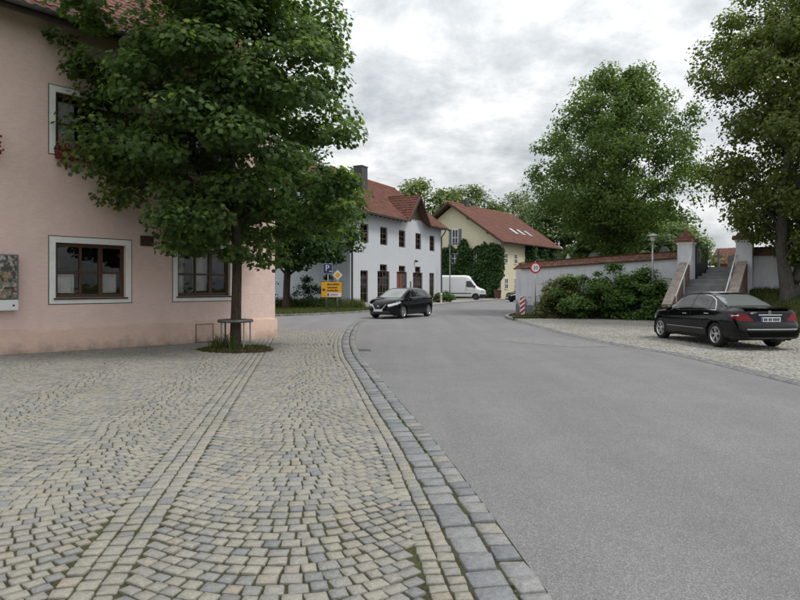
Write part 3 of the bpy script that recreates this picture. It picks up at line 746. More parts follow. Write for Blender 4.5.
    rest = [tuple(np.round(P[i], 4)) for i in range(len(P)) if i not in ns]; rs = set(rest)
    tile_field('roof_tiles', ro, o, (1, 0, 0), v, L+.75, Ls, M['roof_tile'], tw, tl, lambda a, b: (round(a, 4), round(b, 4)) in rs)
    tile_field('roof_tiles', ro, (.45, Dp+ov+.03, ze), (-1, 0, 0), (0, -v[1], v[2]), L+.75, Ls, M['roof_tile'], tw, tl)
    me = bpy.data.meshes.new('roof_tile'); me.from_pydata([tuple(q) for q in TT[0]], [], TT[1]); me.update(); me.materials.append(M['roof_tile_single'])
    for i in near:
        p = o+P[i, 0]*np.array((1, 0, 0))+P[i, 1]*np.array(v)+nn*(.012+random.gauss(0, .003))
        t = link(bpy.data.objects.new('roof_tile', me), ro)
        m = Matrix.Identity(4); cols = (np.array((1, 0, 0))*tw, np.array(v)*tl+nn*random.gauss(0, .005), nn, p)
        for c in range(4):
            for k in range(3): m[k][c] = cols[c][k]
        t.matrix_basis = m
    f = MB(); f.bbox(-L-.3, .45, -ov-.01, -ov+.02, ze-.20, ze-.02); f.build('fascia', M['dark_wood'], h)
    gutter(h, (-L-.3, -ov-.10, ze-.02), (.45, -ov-.10, ze-.02), .075, 'zinc')
    for k in range(15):
        q = MB(); x = -L+.2+k*.9; q.beam((x, -ov+.04, ze-.11), (x, .02, ze-.11+(ov-.02)*math.tan(sl)), .10, .14); q.build('rafter', M['dark_wood'], h)
    # things on the wall
    def wp(x, y, z): return Vector((HC[0]+.65*x-.76*y, HC[1]+.76*x+.65*y, z))
    vm = thing('wall_display_case', 'flat grey wall case with colourful picture panel and white base', 'display case', wp(-7.55, -.02, 1.07), th)
    q = MB(); q.bbox(-.45, .45, -.20, 0, .24, 1.21); bevelled(q.build('case', M['zinc'], vm), .012)
    q = MB(); q.bbox(-.45, .45, -.205, 0, 0, .232); bevelled(q.build('base', M['sign_white'], vm), .012)
    t = NT('picture_panel'); vo = t.n('ShaderNodeTexVoronoi'); vo.inputs['Scale'].default_value = 15; vo.distance = 'CHEBYCHEV'; t.l(t.obj(), vo.inputs['Vector'])
    c = t.ramp(t.n('ShaderNodeSeparateColor').outputs[0], [(0, .5), (1, .5)])
    sc = t.n('ShaderNodeSeparateColor'); t.l(vo.outputs['Color'], sc.inputs[0])
    c = t.ramp(sc.outputs[0], [(0, (.05, .045, .04)), (.25, (.20, .15, .11)), (.4, (.12, .16, .08)), (.55, (.35, .33, .32)), (.7, (.10, .09, .10)), (.85, (.30, .19, .13)), (1, (.5, .52, .55))], True)
    c = t.mix(1.0, c, t.ramp(t.noise(30, 4), [(.3, .5), (.7, 1.4)]), 'MULTIPLY'); t.base(c); t.set(Roughness=.15)
    q = MB(); q.bbox(-.42, .42, -.208, -.202, .27, 1.18); q.build('picture_panel', t.m, vm)
    q = MB(); q.lathe([(.0, -.006), (.022, -.006), (.022, .0)], (.35, -.206, .11), 'Y', 12); q.build('lock', M['ink'], vm)
    for x, lab in ((-5.455, 'window box of red geraniums under upper window behind the maple crown'), (-8.35, 'window box of red geraniums cut off by the left photo edge')):
        fb = thing('flower_box', lab, 'flower box', wp(x, -.03, 4.52), th, 'window boxes of geraniums')
        q = MB(); q.prism([(-.85, -.22, .16), (-.85, 0, .16), (-.85, -.02, 0), (-.85, -.19, 0)], (1.7, 0, 0)); q.build('box', M['terracotta_box'], fb)
        for sx in (-.6, .6):
            q = MB(); q.bbox(sx-.02, sx+.02, -.2, 0, -.03, -.004); q.prism([(sx-.02, -.02, -.03), (sx-.02, 0, -.22), (sx-.02, 0, -.03)], (.04, 0, 0)); q.build('bracket', M['dark_metal'], fb)
        g = np.random.default_rng(int(-x*10)); n = 500
        c = np.c_[g.uniform(-.85, .85, n), -.14+g.normal(0, .09, n), .17+np.abs(g.normal(0, .11, n))-.12*g.uniform(0, 1, n)**3]
        leaf_cloud('geranium_leaves', c, g.uniform(.05, .09, n), np.array([0, -.5, .6]), M['shrub_leaf'], fb, g, LEAF_HEX)
        n = 620; c = np.c_[g.uniform(-.9, .9, n), -.24+g.normal(0, .09, n), .12+g.normal(0, .16, n)]
        leaf_cloud('geranium_flowers', c, g.uniform(.05, .085, n), np.array([0, -1, .3]), M['geranium_petal'], fb, g, LEAF_HEX)

# ------------------------------------------------------------------ white house with the blue gable
def white_house():
    W0 = (-3.63, 45.0); th = math.atan2(.894, .447)
    h = thing('white_house', 'two storey white house with red tiled roof, cross gable and pale blue end wall', 'house', (*W0, 0), th)
    L, Dp, H = 17.1, 10.6, 7.55
    up = [(1.5, 2.72), (4.62, 5.84), (7.92, 9.14), (11.2, 12.4), (14.3, 15.45)]
    ops = [(a, b, 4.88, 6.32) for a, b in up]
    gr = [(1.5, 2.65, .35, 2.78), (4.17, 6.21, .35, 2.79), (4.57, 5.79, 2.79, 3.33), (7.5, 9.46, .12, 2.80), (7.9, 9.14, 2.80, 3.31), (10.66, 12.7, .6, 2.80), (11.12, 12.26, 2.80, 3.33), (14.25, 15.35, .45, 2.82)]
    mb = MB(); wall_panel(mb, 0, L, -.3, H, ops+gr, 0, .2)
    mb.add([(L, 0, -.3), (L, Dp, -.3), (L, Dp, H), (L, 0, H), (L, Dp/2, H+3.75)], [(0, 1, 2, 3), (3, 2, 4)])
    mb.add([(0, Dp, -.3), (L, Dp, -.3), (L, Dp, H), (0, Dp, H)], [(0, 1, 2, 3)])
    mb.build('wall', M['white_plaster'], h)
    g = MB(Matrix.Translation((0, Dp, 0)) @ Matrix.Rotation(-math.pi/2, 4, 'Z'))
    gw = [(2.0, 3.0, 4.9, 6.2), (7.4, 8.4, 4.9, 6.2)]
    wall_panel(g, 0, Dp-.003, -.3, H, gw, 0, .2); g.add([(0, 0, H), (Dp, 0, H), (Dp/2, 0, H+3.75)], [(0, 1, 2)])
    g.build('end_wall', M['blue_plaster'], h)
    for a, b, c, d in gw: casement(h, (0, Dp-(a+b)/2, c), -math.pi/2, b-a, d-c, mat='dark_wood', per_pane=False, recess=.08)
    for k, (a, b, c, d) in enumerate(ops): casement(h, ((a+b)/2, 0, c), 0, b-a, d-c, hb=(.33, .67), mat='house_frame', fw=.09, bw=.055, recess=.10, curtain=[(0, .36, 0, 1), (.66, 1, 0, 1)] if k % 2 == 0 else [(0, .3, 0, 1), (.5, 1, 0, .4)], per_pane=False)
    for k, (a, b, c, d) in enumerate(gr):
        if k == 3: continue
        wide = b-a > 1.5; small = d-c < .8
        casement(h, ((a+b)/2, 0, c), 0, b-a, d-c, vb=((.25, .06), (.5, .11), (.75, .06)) if wide else (.5,), hb=() if small else (.28, .55, .8), mat='house_frame', fw=.09, bw=.05, recess=.09, curtain=None if small else [(0, .3, 0, 1), (.5, .95, 0, .8)], per_pane=False)
    a, b, c, d = gr[3]; dr = MB(); dr.bbox(-.98, .98, .10, .15, 0, d-c); do = dr.build('door', M['dark_brown_metal'], h, loc=((a+b)/2, 0, c))
    for x in (-.62, .02):
        q = MB(); q.bbox(x-.27, x+.27, .085, .10, .12, 2.5); q.build('door_leaf', M['door_red_wood'], do)
    q = MB(); q.bbox(.36, .92, .088, .10, .12, 2.55); q.build('pane', M['dark_window'], do)
    q = MB(); q.tube([(-.28, .06, 1.05), (-.28, .06, 1.25)], .012, 6); q.build('handle', M['chrome'], do)
    s = MB(); s.bbox(a-.1, b+.1, -.5, .05, -.1, .11); s.build('doorstep', M['step_stone'], h)
    s = MB(); s.box((11.0, -.18, 3.78), (.16, .22, .16)); s.tube([(11, -.02, 3.85), (11, -.1, 3.9), (11, -.18, 3.84)], .02, 6); s.build('wall_lamp', M['dark_metal'], h)
    s = MB(); s.bbox(10.05, 10.25, -.05, .01, 1.4, 2.0); s.build('letter_box', M['zinc'], h)
    # roof
    ov, ze, rz_ = .62, 7.10, 11.45; tn = (rz_-ze)/(Dp/2+ov); sl = math.atan(tn); v = (0, math.cos(sl), math.sin(sl)); Ls = (Dp/2+ov)/math.cos(sl); xa, xb = -.55, L+.65
    dx0, dx1, dxm, dz = 8.45, 13.05, 10.78, 9.55; yb = (dz-ze)/tn-ov
    z = lambda y: ze+(y+ov)*tn
    r = MB(); r.prism([(xa, -ov, ze), (dx0, -ov, ze), (dxm, yb, dz), (dx1, -ov, ze), (xb, -ov, ze), (xb, Dp/2, rz_), (xa, Dp/2, rz_)], (0, .06, -.10))
    r.prism([(xa, Dp+ov, ze), (xb, Dp+ov, ze), (xb, Dp/2, rz_), (xa, Dp/2, rz_)], (0, -.06, -.10))
    ro = r.build('roof', M['roof_underlay'], h)
    def clip(a, b):
        x = xa+a; y = -ov+b*math.cos(sl); f = 1-(y+ov)/(yb+ov)
        return not (f > 0 and dxm-(dxm-dx0)*f < x < dxm+(dx1-dxm)*f)
    tile_field('roof_tiles', ro, (xa, -ov-.02, ze), (1, 0, 0), v, xb-xa, Ls, M['roof_tile'], .25, .36, clip)
    q = MB()
    for k in range(int((xb-xa)/.36)): q.tube([(xa+k*.36, Dp/2, rz_+.03), (xa+k*.36+.39, Dp/2, rz_+.045)], .11, 8)
    q.build('ridge_tiles', M['coping_flat'], ro, True); 
    for e in (xa, xb):
        q = MB(); q.prism([(e-.02, -ov, ze-.02), (e-.02, -ov, ze-.22), (e-.02, Dp/2, rz_-.2), (e-.02, Dp/2, rz_)], (.04, 0, 0)); q.build('bargeboard', M['dark_wood'], ro)
    # cross gable
    yf = -.72; vl = Vector((dxm-dx0, 0, dz-ze)).normalized(); vr = Vector((dxm-dx1, 0, dz-ze)).normalized()
    cg = MB(); cg.prism([(dx0, yf, ze), (dxm, yf, dz), (dxm, yb, dz)], (0.06, 0, -.08)); cg.prism([(dx1, yf, ze), (dxm, yf, dz), (dxm, yb, dz)], (-.06, 0, -.08)); co = cg.build('cross_gable', M['roof_underlay'], h)
    ll = Vector((dxm-dx0, 0, dz-ze)).length; lr = Vector((dxm-dx1, 0, dz-ze)).length
    tile_field('gable_tiles', co, (dx0, yb, ze), (0, -1, 0), tuple(vl), yb-yf, ll, M['new_roof_tile'], .25, .34, lambda a, b: (yb-a) < yf+(yb-yf)*(b/ll)+.12)
    tile_field('gable_tiles', co, (dx1, yf, ze), (0, 1, 0), tuple(vr), yb-yf, lr, M['new_roof_tile'], .25, .34, lambda a, b: (yf+a) < yf+(yb-yf)*(b/lr)+.12)
    n = 15
    for k in range(n):
        x0 = dx0+.35+(dx1-dx0-.7)*k/n; x1 = dx0+.35+(dx1-dx0-.7)*(k+1)/n-.012
        zt = lambda x: ze+(dz-ze)*(1-abs(x-dxm)/((dxm-dx0) if x < dxm else (dx1-dxm)))-.12
        if max(zt(x0), zt(x1)) < ze+.45: continue
        q = MB(); q.prism([(x0, -.10, ze+.42), (x1, -.10, ze+.42), (x1, -.10, max(ze+.43, zt(x1))), (x0, -.10, max(ze+.43, zt(x0)))], (0, .04, 0)); q.build('cladding_board', M['dark_brown_wood'], co)
    for xe in (dx0, dx1):
        q = MB(); q.prism([(xe, yf-.03, ze-.06), (dxm, yf-.03, dz-.03), (dxm, yf-.03, dz-.26), (xe+(.2 if xe < dxm else -.2), yf-.03, ze-.08)], (0, .04, 0)); q.build('bargeboard', M['dark_wood'], co)
    w = MB(); w.prism([(dx0+.75, .02, H), (dx1-.75, .02, H), (dxm+.2, .02, dz-.45), (dxm-.2, .02, dz-.45)], (0, .15, 0)); w.build('gable_wall', M['white_plaster'], co)
    gutter(h, (xa, -ov-.09, ze-.03), (dx0-.25, -ov-.09, ze-.03)); gutter(h, (dx1+.25, -ov-.09, ze-.03), (xb, -ov-.09, ze-.03))
    for k in range(24):
        x = .1+k*.73
        if dx0 < x < dx1: continue
        q = MB(); q.beam((x, -ov+.05, ze-.13), (x, .02, ze-.13+(ov-.03)*tn), .1, .15); q.build('rafter', M['dark_wood'], h)
    for xs, side in ((.18, 1), (L-.12, -1)):
        q = MB(); q.tube([(xs+.5*side, -ov-.09, ze-.08), (xs+.45*side, -ov-.05, ze-.3), (xs+.05*side, -.12, ze-.75), (xs, -.09, ze-1.0), (xs, -.09, .1)], .055, 8); q.build('downpipe', M['dark_brown_metal'], h, True)
    # chimney and skylight stand on the front slope
    cx, cy = 7.7, 3.6
    q = MB(); q.bbox(cx-.5, cx+.5, cy-.42, cy+.42, z(cy)-.8, 11.85); ch = q.build('chimney', M['slate_cladding'], ro)
    q = MB(); q.bbox(cx-.55, cx+.55, cy-.47, cy+.47, 11.853, 11.93); q.build('chimney_cap', M['zinc'], ch) if False else q.build('chimney_cap', M['zinc'], ro)
    sx, sy = 4.6, 2.1; n_ = np.cross((1, 0, 0), v)
    mtx = Matrix(((1, v[0], n_[0], sx), (0, v[1], n_[1], sy), (0, v[2], n_[2], z(sy)), (0, 0, 0, 1)))
    q = MB(mtx); q.bbox(-.33, .33, -.5, .5, 0, .10); q.build('skylight', M['zinc'], ro)
    q = MB(mtx); q.bbox(-.26, .26, -.43, .43, .101, .112); q.build('skylight_pane', M['skylight'], ro)

# ------------------------------------------------------------------ yellow house
def yellow_house():
    C0 = (12.4, 76.0); th = math.atan2(.81, .587)
    h = thing('yellow_house', 'pale yellow house with red tiled roof and ivy on its gable', 'house', (*C0, 0), th)
    L, Dp, H = 17.5, 14.0, 7.2
    mb = MB(); mb.add([(0, 0, -.3), (L, 0, -.3), (L, 0, H), (0, 0, H), (0, Dp, -.3), (L, Dp, -.3), (L, Dp, H), (0, Dp, H), (0, Dp/2, 11.9), (L, Dp/2, 11.9)], [(0, 1, 2, 3), (4, 0, 3, 8, 7), (1, 5, 6, 9, 2), (5, 4, 7, 6)])
    mb.build('wall', M['yellow_plaster'], h)
    def win(loc, rz, w, hh, shut=False):
        o = casement(h, loc, rz, w, hh, mat='white_trim', fw=.10, bw=.07, recess=-.07, thick=.065, glass='dark_window', per_pane=False, room=False)
        if shut:
            for s in (-1, 1):
                q = MB(); q.bbox(s*(w/2+.02), s*(w/2+.45), -.06, -.02, 0, hh) if s > 0 else q.bbox(-w/2-.45, -w/2-.02, -.06, -.02, 0, hh); q.build('shutter', M['shutter_blue'], o)
    plain('shutter_blue', (.12, .15, .20), .7)
    for a, b, z0, z1 in ((.85, 1.75, 4.4, 5.7), (3.55, 4.55, 4.4, 5.7), (.85, 1.85, 1.2, 2.6), (3.65, 4.7, 1.2, 2.6), (9, 10, 4.4, 5.7), (13, 14, 4.4, 5.7)): win(((a+b)/2, 0, z0), 0, b-a, z1-z0)
    for a, b, z0, z1, s in ((6.05, 7.0, 6.75, 8.9, True), (6.05, 7.1, 4.45, 5.85, False), (3.1, 3.8, 4.4, 5.9, False), (9.6, 10.6, 4.45, 5.85, False), (6.85, 7.15, 10.5, 10.9, False)): win((0, (a+b)/2, z0), -math.pi/2, b-a, z1-z0, s)
    q = MB(); q.bbox(5.25, 6.2, -.06, .02, 0, 2.5); q.build('door', M['dark_wood'], h)
    ov, ze, rz_ = .8, 6.95, 12.35; tn = (rz_-ze)/(Dp/2+ov); sl = math.atan(tn); v = (0, math.cos(sl), math.sin(sl)); Ls = (Dp/2+ov)/math.cos(sl); xa, xb = -1.1, L+.8
    r = MB(); r.prism([(xa, -ov, ze), (xb, -ov, ze), (xb, Dp/2, rz_), (xa, Dp/2, rz_)], (0, .06, -.14)); r.prism([(xa, Dp+ov, ze), (xb, Dp+ov, ze), (xb, Dp/2, rz_), (xa, Dp/2, rz_)], (0, -.06, -.14))
    ro = r.build('roof', M['dark_brown_wood'], h)
    tile_field('roof_tiles', ro, (xa, -ov-.02, ze), (1, 0, 0), v, xb-xa, Ls, M['new_roof_tile'], .30, .42)
    q = MB(); q.tube([(xa, Dp/2, rz_+.03), (xb, Dp/2, rz_+.03)], .12, 8); q.build('ridge_tiles', M['coping_flat'], ro, True)
    for s in (0, 1):
        y0 = -ov if s == 0 else Dp+ov
        q = MB(); q.prism([(xa-.03, y0, ze+.03), (xa-.03, y0, ze-.28), (xa-.03, Dp/2, rz_-.27), (xa-.03, Dp/2, rz_+.03)], (.06, 0, 0)); q.build('bargeboard', M['dark_brown_wood'], ro)
    for y in (1.4, 4.2, 7, 9.8, 12.6):
        q = MB(); zz = rz_-abs(y-Dp/2)*tn-.33; q.bbox(xa+.05, .05, y-.09, y+.09, zz-.12, zz+.12); q.build('purlin', M['dark_wood'], ro)
    gutter(h, (xa, -ov-.1, ze-.03), (xb, -ov-.1, ze-.03))
    n_ = np.cross((1, 0, 0), v)
    for sx in (7.6, 9.9, 12.2):
        sy = 2.0; z = ze+(sy+ov)*tn; mtx = Matrix(((1, v[0], n_[0], sx), (0, v[1], n_[1], sy), (0, v[2], n_[2], z), (0, 0, 0, 1)))
        q = MB(mtx); q.bbox(-.45, .45, -.75, .75, 0, .10); s_ = q.build('skylight', M['zinc'], ro)
        q = MB(mtx); q.bbox(-.38, .38, -.68, .68, .101, .112); q.build('skylight_pane', M['skylight'], ro)
    q = MB(); q.bbox(3.0, 3.9, Dp/2-.4, Dp/2+.4, rz_-.5, rz_+.75); q.build('chimney', M['slate_cladding'], ro)
    return C0, th

# ------------------------------------------------------------------ churchyard: wall, gate, stairs, bank
U = np.array([.8, -.6]); NO = np.array([-.6, -.8]); GC = np.array([14.83, 29.2])       # along the gate wall, outward, gate centre
WALL_A = np.array([6.5, 33.3]); 
def gp(a, b): return GC+U*a+NO*b
def churchyard():
    plain('coping_flat', (.25, .11, .07), .9, .3, 5); plain('dark_brown_wood', (.075, .04, .024), .7, .35, 5)
    def wall(p, q, z0, z1p, z1q, name, label):
        p, q = np.array(p), np.array(q); Lw = np.linalg.norm(q-p); th = math.atan2(*(q-p)[::-1]); T = .42
        h = thing(name, label, 'wall', (p[0], p[1], 0), th)
        mb = MB(); n = 14; V = []; F = []
        for i in range(n+1):
            x = Lw*i/n; zt = z1p+(z1q-z1p)*i/n; d = .012*math.sin(i*1.7)
            V += [(x, d, z0), (x, d*.5, zt), (x, T, zt), (x, T, z0)]
        for i in range(n): F += [(4*i+k, 4*i+4+k, 4*i+4+(k+1) % 4, 4*i+(k+1) % 4) for k in range(3)]
        F += [(0, 1, 2, 3), (4*n+3, 4*n+2, 4*n+1, 4*n)]
        mb.add(V, F); mb.build('masonry', M['churchyard_plaster'], h)
        # small saddle roof of clay tiles
        dz = (z1q-z1p)/Lw; u = np.array((1, 0, dz)); u /= np.linalg.norm(u); half = T/2+.14; rise = .26; ln = math.hypot(half, rise)
        c = MB(); c.prism([(0, -.14, z1p-.02), (0, T/2, z1p+rise-.02), (0, T+.14, z1p-.02)], (Lw, 0, z1q-z1p)); co = c.build('coping', M['coping_flat'], h)
        v = np.array((0, half/ln, rise/ln)); tile_field('coping_tiles', co, (0, -.15, z1p), u, v, Lw, ln, M['coping_tile'], .19, .2, None, .006, .7)
        tile_field('coping_tiles', co, (Lw, T+.15, z1q), -u, np.array((0, -half/ln, rise/ln)), Lw, ln, M['coping_tile'], .19, .2, None, .006, .7)
        r = MB(); k = int(Lw/.34)
        for i in range(k): x = i*Lw/k; r.tube([(x, T/2, z1p+dz*x+rise), (x+Lw/k+.03, T/2, z1p+dz*(x+Lw/k)+rise+.015)], .075, 7)
        ro = r.build('ridge_tiles', M['coping_flat'], co, True)
        return h
    pl, pr = gp(-1.25, 0), gp(1.25, 0)
    wall(WALL_A, gp(-1.58, -.18)+np.array([0, 0]), -.2, 2.52, 2.95, 'churchyard_wall', 'long low white wall with clay tile coping behind the shrubs')
    wr = wall(gp(1.56, -.2), gp(16, -.2), -.2, 3.0, 3.0, 'churchyard_wall', 'white wall with clay tile coping beside the gate, behind the forked tree')
    q = MB(); q.lathe([(.0, -.12), (.13, -.10), (.16, .02), (.13, .10), (.0, .12)], (1.6, -.03, 2.12), 'Z', 10); q.build('wall_basin', M['dark_metal'], wr)
    wall(WALL_A+np.array([.2, .42]), np.array([14.5, 49]), -.2, 2.52, 2.6, 'churchyard_wall', 'end run of the white wall turning back from the road sign')
    for p, lab in ((pl, 'white gate pillar with red pyramid cap nearer the street lamp'), (pr, 'white gate pillar with red pyramid cap nearer the forked tree')):
        h = thing('gate_pillar', lab, 'pillar', (p[0], p[1], 0), math.atan2(U[1], U[0]), 'gate pillars')
        zt = 3.72; q = MB(); q.bbox(-.33, .33, -.33, .33, -.2, zt); q.build('shaft', M['churchyard_plaster'], h)
        q = MB(); q.bbox(-.37, .37, -.37, .37, zt-.12, zt+.002); q.build('cornice', M['white_trim'], h)
        q = MB(); s = .47; q.add([(-s, -s, zt), (s, -s, zt), (s, s, zt), (-s, s, zt), (0, 0, zt+.58)], [(3, 2, 1, 0), (0, 1, 4), (1, 2, 4), (2, 3, 4), (3, 0, 4)]); co = q.build('cap', M['coping_flat'], h)
        for k in range(4):
            a = k*math.pi/2; u = (math.cos(a), math.sin(a), 0); inn = (-math.sin(a), math.cos(a), 0); ln = math.hypot(s, .58); v = (inn[0]*s/ln, inn[1]*s/ln, .58/ln)
            o = np.array((-inn[0]*s-u[0]*s, -inn[1]*s-u[1]*s, zt+.01)); tile_field('cap_tiles', co, o, u, v, 2*s, ln, M['new_roof_tile'], .19, .17, lambda A, B: abs(A-s) < s*(1-B/ln)-.02, .002, .35)
        q = MB(); q.lathe([(.02, 0), (.03, .02), (.055, .07), (.03, .12), (.0, .13)], (0, 0, zt+.57), 'Z', 10); q.build('finial', M['coping_flat'], h, True)
    # stairs: lower flight, landing and four risers through the gate
    th = math.atan2(U[1], U[0]); st = thing('stairs', 'worn grey stone stairs climbing to the churchyard gate', 'stairs', (GC[0], GC[1], 0), th)
    n = 11; rise = 1.92/n; tr = .30; w = 1.02
    for k in range(n):
        y1 = .35+(n-k)*tr*-1-.0; y0 = -(.35+(n-k)*tr); z = (k+1)*rise
        q = MB(); q.bbox(-w, w, y0-.02, -.30 if k == n-1 else y0+tr+.12, -.1 if k == 0 else z-rise+.002, z); bevelled(q.build('step', M['step_stone'], st), .012)
    q = MB(); q.bbox(-.90, .90, -.297, .45, 1.0, 1.921); q.build('landing', M['step_stone'], st)
    for k in range(4):
        y0 = .45+k*.34; z = 1.92+(k+1)*.155; q = MB(); q.bbox(-.9, .9, y0, y0+.46, 1.5, z); bevelled(q.build('step', M['step_stone'], st), .012)
    for sgn, lab in ((-1, 'sloping red brown stone cheek wall on the street lamp side of the stairs'), (1, 'sloping red brown stone cheek wall on the forked tree side of the stairs')):
        c = thing('cheek_wall', lab, 'cheek wall', (GC[0], GC[1], 0), th, 'stair cheek walls')
        x0, x1 = (-1.40, -1.03) if sgn < 0 else (1.03, 1.40); y1 = -.36
        prof = [(y1-3.45, -.1), (y1, -.1), (y1, 2.62), (y1-.25, 2.62), (y1-3.45, .75)]
        q = MB(); q.prism([(x0, a, b) for a, b in prof], (x1-x0, 0, 0)); bevelled(q.build('body', M['cheek_stone'], c), .02)
        q = MB(); q.beam(((x0+x1)/2, y1-3.5, .79), ((x0+x1)/2, y1-.22, 2.70), x1-x0+.04, .06); q.build('coping', M['cheek_cap'], c)
    for X, lab in ((.95, 'thin white handrail on the forked tree side of the stairs'), (-.95, 'thin white handrail on the street lamp side of the stairs')):
        hr = thing('handrail', lab, 'handrail', (GC[0], GC[1], 0), th, 'stair handrails')
        q = MB(); q.tube([(X, -3.4, 1.15), (X, -.5, 3.0), (X, -.3, 3.0)], .026, 8); q.build('rail', M['white_trim'], hr, True)
        for y, z0, z1 in ((-3.3, .3, 1.2), (-1.85, 1.1, 2.12), (-.5, 1.9, 3.0)):
            q = MB(); q.tube([(X, y, z0-.1), (X, y, z1)], .018, 6); q.build('post', M['white_trim'], hr)
    # wrought gate leaf, folded open
    gt = thing('iron_gate', 'black iron gate leaf standing open between the pillars', 'gate', (*gp(-.9, -.35), 1.92), th+R(68))
    q = MB(); 
    for z in (.08, .75, 1.5): q.bbox(0, .95, -.015, .015, z, z+.05)
    q.bbox(0, .05, -.02, .02, 0, 1.62); q.bbox(.90, .95, -.02, .02, 0, 1.62); q.build('frame', M['black_iron'], gt)
    for k in range(12):
        q = MB(); x = .09+k*.072; q.tube([(x, 0, .1), (x, 0, 1.72+.12*math.sin(k/11*math.pi))], .011, 6); q.build('bar', M['black_iron'], gt)
    q = MB(); q.bbox(.06, .89, -.004, .004, .1, .74); q.build('lower_plate', M['black_iron'], gt)
    # raised churchyard ground and the grassy bank
    cy = [tuple(WALL_A+np.array([.4, .3])), tuple(gp(-1.4, -.25)), tuple(gp(-.95, -.5)), tuple(gp(-.95, -1.75)), tuple(gp(.95, -1.75)), tuple(gp(.95, -.3)), tuple(gp(16, -.3)), (60, 26), (70, 75), (16, 62), (14.3, 49)]
    V = [(x, y, 2.5 if abs((np.array((x, y))-GC)@NO+1.0) < .9 and abs((np.array((x, y))-GC)@U) < 1.2 else 2.2) for x, y in cy]
    sheet('churchyard_ground', cy, 2.2, M['grass_ground'])
    sheet('churchyard_path', [tuple(gp(-.95, -1.8)), tuple(gp(.95, -1.8)), tuple(gp(1.5, -22)), tuple(gp(-1.5, -22))], 2.53, M['slab_paving'])
    toe = resample(np.array(BANK_TOE)[::-1], .6); top = resample(np.array([gp(1.45, .05), gp(4, -.1), gp(9, -.1), gp(20, -.1)]), .6); n = 22
    toe = resample(toe, 1)[:]; ti = np.linspace(0, 1, n); A = np.stack([np.interp(ti, np.linspace(0, 1, len(toe)), toe[:, k]) for k in (0, 1)], 1); B = np.stack([np.interp(ti, np.linspace(0, 1, len(top)), top[:, k]) for k in (0, 1)], 1)
    V = []; F = []; m = 12; g = np.random.default_rng(2)
    for i in range(n):
        for j in range(m+1):
            f = j/m; p = A[i]*(1-f)+B[i]*f; V.append((p[0], p[1], -.03+1.5*(f*f*(3-2*f))+(g.normal(0, .03) if 0 < j < m else 0)))
    F = [(i*(m+1)+j, i*(m+1)+j+1, (i+1)*(m+1)+j+1, (i+1)*(m+1)+j) for i in range(n-1) for j in range(m)]
    o = mesh_obj('bank', V, F, M['grass_ground'], None, True); o['kind'] = 'structure'
    bm = bmesh.new(); bm.from_mesh(o.data); bmesh.ops.recalc_face_normals(bm, faces=bm.faces)
    if sum(f.normal.z for f in bm.faces) < 0: bmesh.ops.reverse_faces(bm, faces=bm.faces)
    bm.to_mesh(o.data); bm.free()
    # graves and what shows beyond the gate
    def headstone(x, y, w, hh, lab, mat='headstone', tip='round'):
        s = thing('headstone', lab, 'headstone', (x, y, 2.2), math.atan2(U[1], U[0]), 'headstones in the churchyard')
        q = MB()
        if tip == 'round': pts = [(-w/2, 0, 0), (w/2, 0, 0), (w/2, 0, hh*.8)]+[(w/2*math.cos(a), 0, hh*.8+hh*.2*math.sin(a)) for a in np.linspace(.3, math.pi-.3, 6)]+[(-w/2, 0, hh*.8)]
        else: pts = [(-w/2, 0, 0), (w/2, 0, 0), (w/2, 0, hh*.5), (0, 0, hh), (-w/2, 0, hh*.5)]
        q.prism(pts, (0, .16, 0)); bevelled(q.build('slab', M[mat], s), .02)
        q = MB(); q.bbox(-w/2-.1, w/2+.1, -.1, .26, -.05, .12); q.build('base', M['headstone'], s)
    headstone(*(gp(-.1, -7)), .6, 1.0, 'dark headstone seen through the gate opening'); headstone(*(gp(-.6, -9)), .6, 1.3, 'tall dark headstone farther back behind the open gate leaf')
    headstone(9.55, 35.3, .55, 1.25, 'pale pointed headstone rising above the long white wall', 'pale_stone', 'point')
    headstone(8.2, 36.2, .9, .95, 'low dark headstone behind the long white wall left of the pale one'); headstone(11.2, 35.9, .6, 1.35, 'dark upright headstone behind the long white wall right of the pale one'); headstone(14.3, 33.6, .5, 1.55, 'narrow dark headstone close to the gate behind the long white wall'); headstone(15.9, 33.5, .6, 1.5, 'dark headstone just above the coping left of the gate')
    cr = thing('grave_cross', 'stone grave cross just behind the gate', 'cross', (*gp(-.55, -4.2), 2.3), math.atan2(U[1], U[0]))
    q = MB(); q.bbox(-.05, .05, -.05, .05, 0, 1.2); q.bbox(-.24, -.05, -.05, .05, .84, .94); q.bbox(.05, .24, -.05, .05, .84, .94); bevelled(q.build('shaft', M['headstone'], cr), .01)
    fn = thing('red_fence', 'low red slatted fence beyond the gate', 'fence', (*gp(-.6, -13), 2.5), th)
    for k in range(22):
        q = MB(); q.bbox(k*.16, k*.16+.12, -.012, .012, .05, 1.15); q.build('slat', M['red_slat'], fn)
    q = MB(); q.bbox(0, 3.5, .013, .05, .3, .36); q.bbox(0, 3.5, .013, .05, .9, .96); q.build('rail', M['red_slat'], fn)
    bh = thing('rose_house', 'low rose house with red roof seen through the gate', 'house', (*gp(-6, -34), .7), th)
    q = MB(); q.add([(0, 0, 0), (16, 0, 0), (16, 7, 0), (0, 7, 0), (0, 0, 3.0), (16, 0, 3.0), (16, 7, 3.0), (0, 7, 3.0), (0, 3.5, 4.5), (16, 3.5, 4.5)], [(0, 1, 5, 4), (1, 2, 6, 9, 5), (2, 3, 7, 6), (3, 0, 4, 8, 7)]); q.build('wall', M['rose_plaster'], bh)
